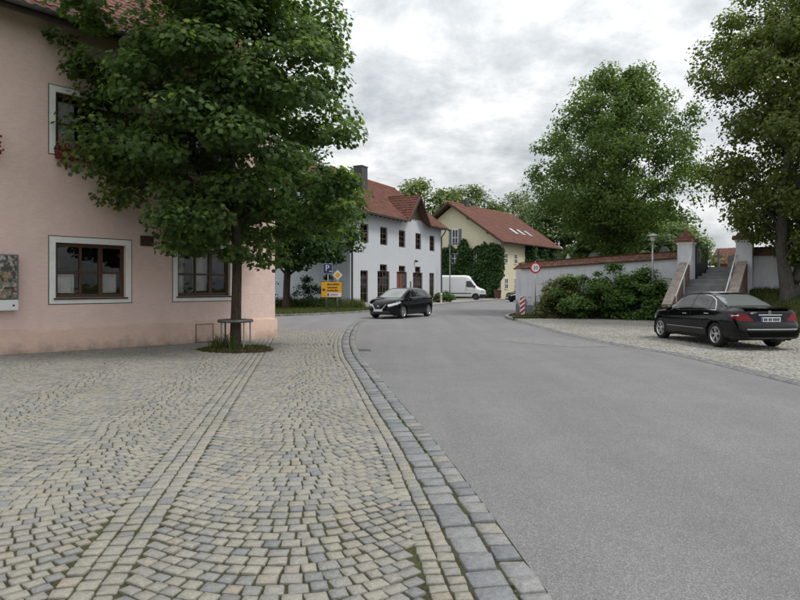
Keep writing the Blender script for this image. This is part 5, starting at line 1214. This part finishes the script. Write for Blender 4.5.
# ------------------------------------------------------------------ vehicles
def pchip(x, y, q):
    x, y, q = np.asarray(x, float), np.asarray(y, float), np.asarray(q, float); h = np.diff(x); d = np.diff(y)/h; m = np.zeros(len(x))
    for i in range(1, len(x)-1):
        if d[i-1]*d[i] > 0: w1, w2 = 2*h[i]+h[i-1], h[i]+2*h[i-1]; m[i] = (w1+w2)/(w1/d[i-1]+w2/d[i])
    m[0], m[-1] = d[0], d[-1]; i = np.clip(np.searchsorted(x, q)-1, 0, len(h)-1); t = (q-x[i])/h[i]
    return (1+2*t)*(1-t)**2*y[i]+t*(1-t)**2*h[i]*m[i]+t*t*(3-2*t)*y[i+1]+t*t*(t-1)*h[i]*m[i+1]

class Car:
    """body skin lofted from cross sections; x runs rear (0) to front (L), y left, z up; panels are cut out of the skin as parts"""
    def __init__(s, name, label, loc, rz, P, group=None):
        s.P = P; s.root = thing(name, label, P.get('cat', 'car'), loc, rz, group); s.L = P['L']
        s.ax = (P['axr']+P['axf'])/2
        s.bm = bmesh.new(); s.lay = s.bm.faces.layers.int.new('cls'); s.tl = s.bm.faces.layers.float.new('t'); s.parts = {0: ('body', P['paint'])}
        s.skin()
    def prof(s, key, x): a = s.P[key]; return pchip([p[0] for p in a], [p[1] for p in a], x)
    def section(s, x):
        x = np.atleast_1d(np.asarray(x, float)); w, top, zb, belt, wr = [s.prof(k, x) for k in ('w', 'top', 'zb', 'belt', 'wr')]
        belt = np.minimum(belt, top-.035); rail = top-np.clip((top-belt)*.22, .022, s.P.get('raild', .07)); lo = zb+.24; wr = np.minimum(wr, w*.95)
        wb = w*s.P.get('beltw', .955)
        Y = np.stack([0*w, .8*w, .955*w, .992*w, w, wb, wb+(wr-wb)*.52+.012, wr, wr*.62, 0*w], 1)
        Z = np.stack([zb, zb, zb+.05, lo, lo+(belt-lo)*.5, belt, belt+(rail-belt)*.55, rail, top-(top-rail)*.16, top], 1)
        return Y, Z
    def pt(s, x, t, side=1):
        Y, Z = s.section(x); k = np.arange(10); p = np.array([x, pchip(k, Y[0], [t])[0]*side, pchip(k, Z[0], [t])[0]]); p[0] += s.dx(p[0], p[1], p[2]); return p
    def dx(s, x, y, z):
        P = s.P; v = 0.0
        if x < .6: v += P['rear'](abs(y), z)*max(0, 1-x/.6)**2
        if x > s.L-.7: v -= P['front'](abs(y), z)*max(0, 1-(s.L-x)/.7)**2
        return v
    def skin(s):
        L = s.L; xs = np.unique(np.round(np.concatenate([np.linspace(0, L, 90), .25*np.linspace(0, 1, 10)**2, L-.3*np.linspace(0, 1, 12)**2, s.P.get('xs', [])]), 4))
        ts = np.concatenate([np.linspace(i, i+1, 5)[:-1] for i in range(9)]+[[9]]); Y, Z = s.section(xs); k = np.arange(10); bm = s.bm; nt = len(ts)
        rows = []
        for i, x in enumerate(xs):
            yy, zz = pchip(k, Y[i], ts), pchip(k, Z[i], ts); left = []; right = []
            for j in range(nt):
                dv = s.dx(x, yy[j], zz[j]); left.append(bm.verts.new((x+dv, yy[j], zz[j]))); right.append(left[-1] if yy[j] < 1e-6 else bm.verts.new((x+dv, -yy[j], zz[j])))
            rows.append((left, right))
        def face(vs, t):
            u = []
            for v in vs:
                if v not in u: u.append(v)
            if len(u) < 3: return
            try: f = bm.faces.new(u)
            except ValueError: return
            f[s.tl] = t; f.smooth = True
        for i in range(len(xs)-1):
            for j in range(nt-1):
                t = (ts[j]+ts[j+1])/2
                A, B = rows[i][0], rows[i+1][0]; face([A[j], A[j+1], B[j+1], B[j]], t); A, B = rows[i][1], rows[i+1][1]; face([A[j], B[j], B[j+1], A[j+1]], t)
        m = 10
        for i, sg in ((0, 1), (len(xs)-1, -1)):           # front and rear fascia
            grid = []
            for j in range(nt):
                l, r = rows[i][0][j], rows[i][1][j]; row = [l]
                if l is not r:
                    for q in range(1, m):
                        f = 1-2*q/m; y, z = abs(l.co.y)*f, l.co.z; row.append(bm.verts.new((xs[i]+s.dx(xs[i], y, z), y, z)))
                row.append(r); grid.append(row)
            for j in range(nt-1):
                a, b = grid[j], grid[j+1]
                for q in range(m):
                    pa = [a[min(q, len(a)-1)], a[min(q+1, len(a)-1)]]; pb = [b[min(q, len(b)-1)], b[min(q+1, len(b)-1)]]
                    if len(a) == 2: pa = [a[0], a[0]]
                    if len(b) == 2: pb = [b[0], b[0]]
                    face([pa[0], pa[1], pb[1], pb[0]] if sg > 0 else [pa[0], pb[0], pb[1], pa[1]], 20)
        bmesh.ops.remove_doubles(bm, verts=bm.verts, dist=1e-5); bmesh.ops.recalc_face_normals(bm, faces=bm.faces)
    def cut(s, cand, planes):
        for co, no in planes:
            fs = [f for f in s.bm.faces if cand(f)]
            g = set(fs)
            for f in fs: g.update(f.edges); g.update(f.verts)
            bmesh.ops.bisect_plane(s.bm, geom=list(g), dist=1e-5, plane_co=co, plane_no=no)
    def panel(s, name, mat, poly, axes, cand):
        """cut a convex polygon (in the given two axes) out of the candidate faces and make it a part"""
        a, b = axes; n = len(poly); planes = []; cen = np.mean(poly, 0); sg = []
        for i in range(n):
            p, q = np.array(poly[i]), np.array(poly[(i+1) % n]); d = q-p; no = np.array([d[1], -d[0]]); no = no if no@(cen-p) < 0 else -no
            v = [0, 0, 0]; c = [0, 0, 0]; v[a], v[b] = no; c[a], c[b] = p; planes.append((c, v)); sg.append((p, no))
        mn, mx = np.min(poly, 0), np.max(poly, 0)
        def near(f):
            if not cand(f): return False
            c = [[v.co[a], v.co[b]] for v in f.verts]; lo = np.min(c, 0); hi = np.max(c, 0); return hi[0] >= mn[0] and hi[1] >= mn[1] and lo[0] <= mx[0] and lo[1] <= mx[1]
        s.cut(near, planes); k = max(s.parts)+1; s.parts[k] = (name, mat); cnt = 0
        for f in s.bm.faces:
            if f[s.lay] == 0 and cand(f):
                c = f.calc_center_median(); p2 = np.array([c[a], c[b]])
                if all((p2-p)@no < 1e-6 for p, no in sg): f[s.lay] = k; cnt += 1
        return k
    def arches(s):
        for x in (s.P['axr'], s.P['axf']):
            r = s.P['wheel_r']+.055; z = s.P['wheel_r']; n = 18
            pl = [((x+r*math.cos(a), 0, z+r*math.sin(a)), (math.cos(a), 0, math.sin(a))) for a in np.linspace(-.35, math.pi+.35, n)]
            def near(f, x=x, r=r, z=z):
                c = f.calc_center_median(); return abs(c.y) > .45 and f[s.tl] < 6 and math.hypot(c.x-x, c.z-z) < r+.16 and c.z < z+r+.1
            s.cut(near, pl)
            dead = [f for f in s.bm.faces if near(f) and math.hypot(f.calc_center_median().x-x, f.calc_center_median().z-z) < r*math.cos(math.pi/n*.72)]
            bmesh.ops.delete(s.bm, geom=dead, context='FACES')
    def finish(s):
        bm = s.bm; groups = {}
        for f in bm.faces: groups.setdefault(f[s.lay], []).append(f)
        off = Vector((-s.ax, 0, 0))
        for k, fs in groups.items():
            vs = {}; V = []; F = []
            for f in fs:
                q = []
                for v in f.verts:
                    if v not in vs: vs[v] = len(V); V.append(v.co+off)
                    q.append(vs[v])
                F.append(q)
            nm, mt = s.parts[k]; mesh_obj(nm, V, F, M[mt], s.root, True)
        bm.free(); P = s.P; r = P['wheel_r']; w = float(s.prof('w', np.array([s.L/2]))[0])
        for x in (P['axr'], P['axf']):
            for sd in (1, -1):
                y = (w-.03)*sd; cx = x-s.ax; tw = .20
                t = MB(); t.lathe([(r*.66, 0), (r*.72, .01), (r*.92, .004), (r*.99, -.03), (r, -.06), (r, -tw+.05), (r*.985, -tw+.02), (r*.9, -tw), (r*.6, -tw)], (0, 0, 0), 'Y', 32)
                wo = t.build('wheel', M['rubber'], s.root, True, loc=(cx, y, r), fix=True)
                if sd < 0: wo.scale = (1, -1, 1)
                q = MB(); R1 = r*.665; q.lathe([(R1, -.01), (R1+.004, .0), (R1-.012, .004), (R1-.03, -.02), (R1-.035, -tw+.04)], (0, 0, 0), 'Y', 32); q.lathe([(0, -.012), (.045, -.012), (.06, -.025), (.06, -.06)], (0, 0, 0), 'Y', 16)
                ns = P.get('spokes', 5)
                for i in range(ns):
                    a = 2*math.pi*i/ns+.3
                    for da in P.get('spoke_da', (-.11, .11)):
                        p0 = (.05*math.cos(a), -.03, .05*math.sin(a)); p1 = ((R1-.015)*math.cos(a+da*1.6), -.022, (R1-.015)*math.sin(a+da*1.6)); q.beam(p0, p1, P.get('spoke_w', .03), .028)
                q.build('rim', M[P.get('rim', 'alloy')], wo)
                q = MB(); q.lathe([(0, -.09), (R1-.03, -.09), (R1-.03, -.10), (0, -.10)], (0, 0, 0), 'Y', 24); q.build('brake_disc', M['dark_metal'], wo)
                ar = r+.07; q = MB(); n = 16; V = []
                for a in np.linspace(-.45, math.pi+.45, n): V += [(ar*math.cos(a), -.02, ar*math.sin(a)), (ar*math.cos(a), -.42, ar*math.sin(a))]
                q.add(V, [(2*i, 2*i+1, 2*i+3, 2*i+2) for i in range(n-1)]); q.add([(ar*math.cos(a), -.42, ar*math.sin(a)) for a in np.linspace(-.45, math.pi+.45, n)], [tuple(range(n))])
                lo = q.build('wheel_arch', M['black_plastic'], s.root, loc=(cx, (w-.02)*sd, r))
                if sd < 0: lo.scale = (1, -1, 1)
    def box(s, name, mat, c, d, rot=None, bev=.008):
        q = MB(); q.box((c[0]-s.ax, c[1], c[2]), d, rot=rot); o = q.build(name, M[mat], s.root)
        return bevelled(o, bev) if bev else o
    def ribbon(s, name, mat, pts, w=.006, off=.002):
        """narrow strip lying on the skin along (x, t, side) points"""
        P3 = [s.pt(*p) for p in pts]; q = MB(); V = []
        for i, p in enumerate(P3):
            a, b = P3[max(0, i-1)], P3[min(len(P3)-1, i+1)]; d = (b-a)/np.linalg.norm(b-a); sd = pts[i][2]; x, t = pts[i][:2]
            nu = np.cross(s.pt(x+.01, t, sd)-s.pt(x-.01, t, sd), s.pt(x, min(9, t+.05), sd)-s.pt(x, t-.05, sd)); nu /= np.linalg.norm(nu)+1e-9
            if nu[1]*sd < 0 and abs(nu[1]) > .05 or (abs(nu[1]) <= .05 and nu[2] < 0): nu = -nu
            sid = np.cross(nu, d); p = p+nu*off-np.array([s.ax, 0, 0]); V += [tuple(p-sid*w/2), tuple(p+sid*w/2)]
        q.add(V, [(2*i, 2*i+1, 2*i+3, 2*i+2) for i in range(len(P3)-1)]); return q.build(name, M[mat], s.root, True)
    def mirror(s, x, t, mat, size=(.13, .20, .14)):
        for sd in (1, -1):
            p = s.pt(x, t, sd); q = MB(); q.lathe([(0, -.5), (.30, -.46), (.48, -.2), (.5, .2), (.42, .46), (0, .5)], (0, 0, 0), 'Y', 12)
            q.v = [Vector((v.x*size[0], v.y*size[1], v.z*size[2]))+Vector((p[0]-s.ax, p[1]+sd*size[1]*.55, p[2]+.05)) for v in q.v]; q.build('mirror', M[mat], s.root, True, fix=True)

def side_glass(f, c, lo=5.02, hi=7.0): return lo < f[c.tl] < hi

def sedan(name, label, loc, rz):
    P = dict(L=4.58, axr=1.03, axf=3.79, wheel_r=.325, paint='black_paint',
             top=[(0, .93), (.05, 1.0), (.22, 1.045), (.55, 1.07), (.80, 1.085), (1.10, 1.225), (1.45, 1.365), (1.80, 1.43), (2.2, 1.447), (2.55, 1.43), (2.85, 1.36), (3.15, 1.21), (3.50, 1.03), (3.62, 1.005), (4.0, .955), (4.3, .875), (4.48, .76), (4.58, .62)],
             belt=[(0, .90), (.5, .955), (1.2, .965), (2.4, .925), (3.4, .885), (4.0, .83), (4.4, .74), (4.58, .58)],
             zb=[(0, .30), (.3, .24), (.8, .19), (3.9, .18), (4.4, .21), (4.58, .27)],
             w=[(0, .77), (.08, .82), (.3, .862), (1.0, .885), (2.3, .885), (3.7, .882), (4.1, .86), (4.35, .80), (4.5, .71), (4.58, .60)],
             wr=[(0, .64), (.5, .68), (.82, .69), (1.2, .60), (1.6, .575), (2.2, .59), (2.7, .60), (3.1, .64), (3.5, .70), (4.0, .68), (4.58, .45)],
             rear=lambda y, z: .10*(y/.8)**4+(.07*max(0, min(1, (z-.62)/.08))+.05*max(0, z-.72)/.28)*1.0-.03*max(0, min(1, (.62-z)/.1)),
             front=lambda y, z: .22*(y/.7)**3, xs=[.82, 1.52, 2.62, 3.5], spokes=5, spoke_w=.034)
    c = Car(name, label, loc, rz, P); c.arches()
    for sd in (1, -1):
        on = lambda f, sd=sd: side_glass(f, c) and f.calc_center_median().y*sd > 0
        c.panel('rear_quarter_window', 'car_glass', [(1.02, 1.015), (1.30, 1.02), (1.42, 1.30), (1.33, 1.285)], (0, 2), on)
        c.panel('rear_door_window', 'car_glass', [(1.34, 1.02), (2.12, .985), (2.12, 1.365), (1.72, 1.355), (1.47, 1.31)], (0, 2), on)
        c.panel('front_door_window', 'car_glass', [(2.19, .985), (3.28, .955), (3.20, 1.03), (2.74, 1.325), (2.19, 1.365)], (0, 2), on)
    top = lambda f: f[c.tl] > 7.0 and f[c.tl] < 10
    c.panel('rear_window', 'reflection_tint_glass', [(.83, -.62), (.83, .62), (1.50, .53), (1.50, -.53)], (0, 1), top)
    c.panel('windscreen', 'reflection_tint_glass', [(2.66, -.55), (2.66, .55), (3.46, .63), (3.46, -.63)], (0, 1), top)
    c.panel('sunroof', 'car_glass', [(1.75, -.40), (1.75, .40), (2.35, .42), (2.35, -.42)], (0, 1), top)
    for sd in (1, -1):                                       # tail lights wrap from fascia to wing
        rear = lambda f, sd=sd: f.calc_center_median().x < .62 and f.calc_center_median().y*sd > .42 and f[c.tl] > 3 and (f[c.tl] < 7 or f[c.tl] == 20)
        c.panel('tail_light', 'red_lens', [(-.2, .725), (.16, .735), (.47, .855), (.44, .895), (-.2, .92)], (0, 2), lambda f, sd=sd: rear(f, sd) and f[c.tl] != 20)
        c.panel('tail_light', 'red_lens', [(sd*.43, .725), (sd*.95, .725), (sd*.95, .92), (sd*.60, .905)], (1, 2), lambda f, sd=sd: rear(f, sd) and f[c.tl] == 20)
        c.panel('head_light', 'clear_lens', [(4.0, .62), (4.6, .58), (4.6, .76), (4.12, .82)], (0, 2), lambda f, sd=sd: f.calc_center_median().x > 3.95 and f.calc_center_median().y*sd > .38 and f[c.tl] > 3)
    c.panel('lower_bumper', 'black_plastic', [(-.2, .1), (.45, .1), (.45, .33), (-.2, .33)], (0, 2), lambda f: f.calc_center_median().x < .45)
    rx = lambda y, z: c.dx(0, y, z)
    for sd in (1, -1):
        for xx in (1.02, 2.155, 3.30): c.ribbon('door_seam', 'ink', [(xx+(.18*(1-(t-2)/3) if xx == 1.02 and t < 3.6 else 0), t, sd) for t in np.linspace(2.1, 5, 10)], .010)
        c.ribbon('side_moulding', 'chrome', [(x, 3.15, sd) for x in np.linspace(1.50, 3.35, 14)], .014, .006)
        c.ribbon('belt_trim', 'chrome', [(x, 5.03, sd) for x in np.linspace(1.0, 3.3, 18)], .016, .005)
        pts = [(1.0, 5.1), (1.12, 5.9), (1.30, 6.75), (1.55, 6.98), (2.0, 6.99), (2.6, 6.98), (2.85, 6.7), (3.1, 6.1), (3.32, 5.1)]; c.ribbon('window_trim', 'chrome', [(x, t, sd) for x, t in resample(np.array(pts), .12)], .018, .005)
        c.ribbon('lamp_divider', 'clear_lens', [(x, 4.72-.2*(x/.3), sd) for x in np.linspace(.02, .30, 6)], .028, .005)
        for xx in (1.38, 2.42): p = c.pt(xx, 4.62, sd); c.box('door_handle', 'chrome', (p[0], p[1]+.014*sd, p[2]), (.19, .026, .026))
    c.box('boot_handle_strip', 'silver_trim', (rx(0, .87)-.012, 0, .875), (.025, .62, .03))
    c.box('number_plate', 'plate_white', (rx(0, .76)-.014, 0, .765), (.012, .52, .115), bev=.003)
    c.box('plate_band', 'plate_blue', (rx(0, .76)-.0205, .238, .765), (.004, .042, .11), bev=None)
    q = MB(); g = random.Random(5); y = .19
    for k in range(8):                                        # plate characters are not legible in the photograph
        w = g.choice((.034, .04)); q.bbox(rx(0, .76)-.0225-c.ax, rx(0, .76)-.0205-c.ax, y-w, y, .73, .80); y -= w+.012+(.02 if k in (1, 3) else 0)
    q.build('plate_characters', M['ink'], c.root)
    q = MB(); q.lathe([(.036, -.004), (.042, -.004), (.042, .004), (.036, .004), (.036, -.004)], (rx(0, .95)-.01-c.ax, 0, .945), 'X', 20)
    for k in range(3):
        a = math.pi/2+k*2*math.pi/3; q.prism([(rx(0, .95)-.014-c.ax, .038*math.cos(a), .945+.038*math.sin(a)), (rx(0, .95)-.014-c.ax, .009*math.cos(a+1), .945+.009*math.sin(a+1)), (rx(0, .95)-.014-c.ax, .009*math.cos(a-1), .945+.009*math.sin(a-1))], (.006, 0, 0))
    q.build('star_badge', M['silver_trim'], c.root)
    q = MB()
    for k, wv in enumerate((.035, .03, .03, .03)): q.bbox(rx(.5, .93)-.009-c.ax, rx(.5, .93)-.004-c.ax, .50-k*.042-wv, .50-k*.042, .905, .945)
    q.build('model_badge', M['silver_trim'], c.root)
    for a, b in ((-.66, .66),):
        q = MB(); V = []
        for y in np.linspace(a, b, 15): xx = rx(abs(y), .52)-.008-c.ax; V += [(xx, y, .515), (xx, y, .540)]
        q.add(V, [(2*i, 2*i+1, 2*i+3, 2*i+2) for i in range(14)]); q.build('bumper_strip', M['silver_trim'], c.root)
        q = MB(); V = []
        for y in np.linspace(-.60, .60, 15): xx = .02+rx(abs(y), .98)*.8-c.ax; V += [(xx-.03, y, 1.045), (xx+.15, y, 1.062), (xx+.15, y, 1.04), (xx-.02, y, 1.03)]
        F = []
        for i in range(14): F += [(4*i+k, 4*i+(k+1) % 4, 4*i+4+(k+1) % 4, 4*i+4+k) for k in range(4)]
        q.add(V, F+[(0, 1, 2, 3), (59, 58, 57, 56)]); q.build('spoiler', M['black_paint'], c.root)
    for y in (-.5,): q = MB(); q.tube([(.05-c.ax, y, .27), (.35-c.ax, y, .27)], .035, 10); q.build('exhaust', M['dark_metal'], c.root)
    c.mirror(3.12, 5.05, 'black_paint'); c.finish(); return c

def hatchback(name, label, loc, rz, paint='black_paint', cat='car'):
    P = dict(L=4.49, axr=.80, axf=3.50, wheel_r=.325, paint=paint,
             top=[(0, 1.02), (.08, 1.13), (.25, 1.25), (.55, 1.40), (.95, 1.49), (1.5, 1.53), (2.1, 1.53), (2.5, 1.48), (2.85, 1.36), (3.2, 1.18), (3.5, 1.04), (3.62, 1.01), (4.0, .95), (4.25, .86), (4.42, .72), (4.49, .55)],
             belt=[(0, .98), (.6, 1.02), (1.5, .97), (2.6, .92), (3.4, .90), (4.0, .83), (4.3, .74), (4.49, .52)],
             zb=[(0, .34), (.3, .26), (.8, .19), (3.6, .18), (4.3, .21), (4.49, .27)],
             w=[(0, .72), (.1, .79), (.4, .87), (1.0, .895), (3.2, .895), (3.8, .88), (4.15, .82), (4.38, .70), (4.49, .55)],
             wr=[(0, .56), (.4, .58), (.9, .60), (1.6, .62), (2.2, .63), (2.7, .65), (3.2, .70), (3.6, .72), (4.1, .64), (4.49, .42)],
             rear=lambda y, z: .12*(y/.8)**4+.05*max(0, z-.75), front=lambda y, z: .30*(y/.7)**3+.08*max(0, .45-z)*0, xs=[.25, .95, 2.55, 3.5], spokes=5, spoke_da=(-.16, .16), spoke_w=.05, rim='alloy')
    c = Car(name, label, loc, rz, P); c.arches()
    for sd in (1, -1):
        on = lambda f, sd=sd: side_glass(f, c) and f.calc_center_median().y*sd > 0
        c.panel('rear_quarter_window', 'car_glass', [(.55, 1.10), (.93, 1.05), (1.02, 1.34), (.78, 1.28)], (0, 2), on)
        c.panel('rear_door_window', 'car_glass', [(.99, 1.05), (1.80, 1.02), (1.80, 1.44), (1.35, 1.43), (1.10, 1.38)], (0, 2), on)
        c.panel('front_door_window', 'car_glass', [(1.88, 1.02), (3.02, .985), (2.98, 1.07), (2.45, 1.39), (1.88, 1.44)], (0, 2), on)
        c.panel('head_light', 'clear_lens', [(3.72, .80), (4.35, .60), (4.38, .70), (3.80, .87)], (0, 2), lambda f, sd=sd: f.calc_center_median().x > 3.6 and f.calc_center_median().y*sd > .46 and 3 < f[c.tl] < 8.2)
        c.panel('tail_light', 'red_lens', [(-.1, .80), (.30, .86), (.26, .98), (-.1, 1.05)], (0, 2), lambda f, sd=sd: f.calc_center_median().x < .4 and f.calc_center_median().y*sd > .45 and f[c.tl] > 3)
    top = lambda f: 7.0 < f[c.tl] < 10
    c.panel('rear_window', 'car_glass', [(.26, -.50), (.26, .50), (.90, .54), (.90, -.54)], (0, 1), top)
    c.panel('windscreen', 'reflection_tint_glass', [(2.58, -.59), (2.58, .59), (3.46, .64), (3.46, -.64)], (0, 1), top)
    c.panel('lower_grille', 'black_plastic', [(-.60, .25), (.60, .25), (.52, .40), (-.52, .40)], (1, 2), lambda f: f.calc_center_median().x > 4.1)
    fx = lambda y, z: c.L+c.dx(c.L, abs(y), z)
    q = MB()
    for a, b in (((.40, .71), (.20, .47)), ((-.40, .71), (-.20, .47)), ((.20, .47), (-.20, .47))):
        q.beam((fx(a[0], a[1])+.005-c.ax-.02*(a[1] > .6), a[0], a[1]), (fx(b[0], b[1])+.012-c.ax, b[0], b[1]), .03, .03)
    q.build('grille_trim', M['silver_trim'], c.root)
    c.box('number_plate', 'plate_white', (fx(0, .42)+.016, 0, .42), (.012, .50, .11), bev=.003)
    c.box('front_badge', 'chrome', (fx(0, .62)+.004, 0, .62), (.02, .11, .09), bev=.008)
    for sd in (1, -1):
        for xx in (1.84, 3.06): c.ribbon('door_seam', 'ink', [(xx, t, sd) for t in np.linspace(2.1, 5, 10)], .010)
        c.ribbon('belt_trim', 'chrome', [(x, 5.03, sd) for x in np.linspace(.6, 3.0, 16)], .02, .005)
        for xx in (1.15, 2.10): p = c.pt(xx, 4.62, sd); c.box('door_handle', paint, (p[0], p[1]+.014*sd, p[2]), (.18, .026, .03))
    c.mirror(2.98, 5.1, paint); c.finish(); return c

def van(name, label, loc, rz):
    P = dict(L=5.9, axr=1.15, axf=4.82, wheel_r=.34, paint='white_paint', cat='van',
             top=[(0, 2.55), (.1, 2.66), (.4, 2.70), (3.4, 2.70), (3.9, 2.66), (4.2, 2.52), (4.45, 2.25), (4.75, 1.85), (5.02, 1.45), (5.12, 1.36), (5.5, 1.22), (5.75, 1.08), (5.9, .85)],
             belt=[(0, 1.30), (3.5, 1.30), (4.5, 1.25), (5.0, 1.15), (5.5, 1.05), (5.9, .75)],
             zb=[(0, .42), (1, .38), (5.2, .32), (5.7, .34), (5.9, .40)], w=[(0, .95), (.1, .985), (4.6, .985), (5.2, .95), (5.6, .85), (5.9, .68)],
             wr=[(0, .80), (.3, .84), (3.6, .84), (4.2, .76), (4.7, .78), (5.1, .80), (5.5, .7), (5.9, .5)], beltw=.985, raild=.16,
             rear=lambda y, z: .02*(y/.9)**6, front=lambda y, z: .22*(y/.75)**3, xs=[4.2, 5.05], spokes=8, spoke_da=(0,), spoke_w=.05, rim='dark_alloy')
    c = Car(name, label, loc, rz, P); c.arches()
    for sd in (1, -1):
        c.panel('door_window', 'car_glass', [(3.80, 1.38), (4.72, 1.33), (4.72, 1.50), (4.28, 2.05), (3.80, 2.05)], (0, 2), lambda f, sd=sd: side_glass(f, c, 5.0, 7.2) and f.calc_center_median().y*sd > 0)
        c.panel('head_light', 'clear_lens', [(5.35, .82), (5.9, .72), (5.9, .95), (5.45, 1.08)], (0, 2), lambda f, sd=sd: f.calc_center_median().x > 5.3 and f.calc_center_median().y*sd > .42 and 3 < f[c.tl] < 8)
        c.panel('side_guard', 'black_plastic', [(1.55, .30), (4.4, .30), (4.4, .62), (1.55, .62)], (0, 2), lambda f, sd=sd: f.calc_center_median().y*sd > .8 and f[c.tl] < 5) if False else None
        c.ribbon('side_moulding', 'black_plastic', [(x, 3.4, sd) for x in np.linspace(1.6, 4.35, 12)], .10, .008)
        c.ribbon('door_seam', 'grey_line', [(3.7, t, sd) for t in np.linspace(2.2, 6.9, 14)], .014); c.ribbon('door_seam', 'grey_line', [(2.3, t, sd) for t in np.linspace(2.2, 6.9, 14)], .014)
        p = c.pt(3.9, 4.7, sd); c.box('door_handle', 'black_plastic', (p[0], p[1]+.02*sd, p[2]), (.2, .03, .04))
    c.panel('windscreen', 'car_glass', [(4.30, -.70), (4.30, .70), (5.0, .74), (5.0, -.74)], (0, 1), lambda f: 7.0 < f[c.tl] < 10)
    c.panel('front_bumper', 'black_plastic', [(5.25, .2), (6.0, .2), (6.0, .62), (5.25, .62)], (0, 2), lambda f: f.calc_center_median().x > 5.25)
    fx = lambda y, z: c.L+c.dx(c.L, abs(y), z); c.box('grille', 'black_plastic', (fx(0, .8)-.02, 0, .80), (.08, .74, .16), bev=.02)
    c.mirror(4.75, 5.6, 'black_plastic', (.14, .24, .30)); c.finish(); return c

def build_vehicles():
    # heading = +x of the car
    h = math.atan2(2.72, -.28); rl, fl = np.array([8.32, 16.3]), np.array([8.04, 19.02]); mid = (rl+fl)/2+np.array([math.sin(h), -math.cos(h)])*.80
    sedan('parked_car', 'parked black sedan seen from behind, on the cobbled parking area', (mid[0], mid[1], .0), h)
    h = math.atan2(-.866, -.50); fr, rr = np.array([.12, 30.7]), np.array([1.47, 33.04]); left = np.array([-math.sin(h), math.cos(h)]); mid = (fr+rr)/2-left*.80
    hatchback('hatchback_car', 'black hatchback driving towards the viewer near the white house', (mid[0], mid[1], -.012), h)
    van('delivery_van', 'white panel van parked before the ivy covered gable', (6.55, 68.2, .094), R(-12))
    hatchback('hatchback_car', 'small dark car half hidden behind the end of the churchyard wall', (13.0, 63.5, -.012), R(200))
# ------------------------------------------------------------------ put it together
churchyard(); pink_house(); white_house(); C0_, th_ = yellow_house()
build_vehicles(); build_street(); build_trees(); build_ivy(C0_, th_); build_grass()
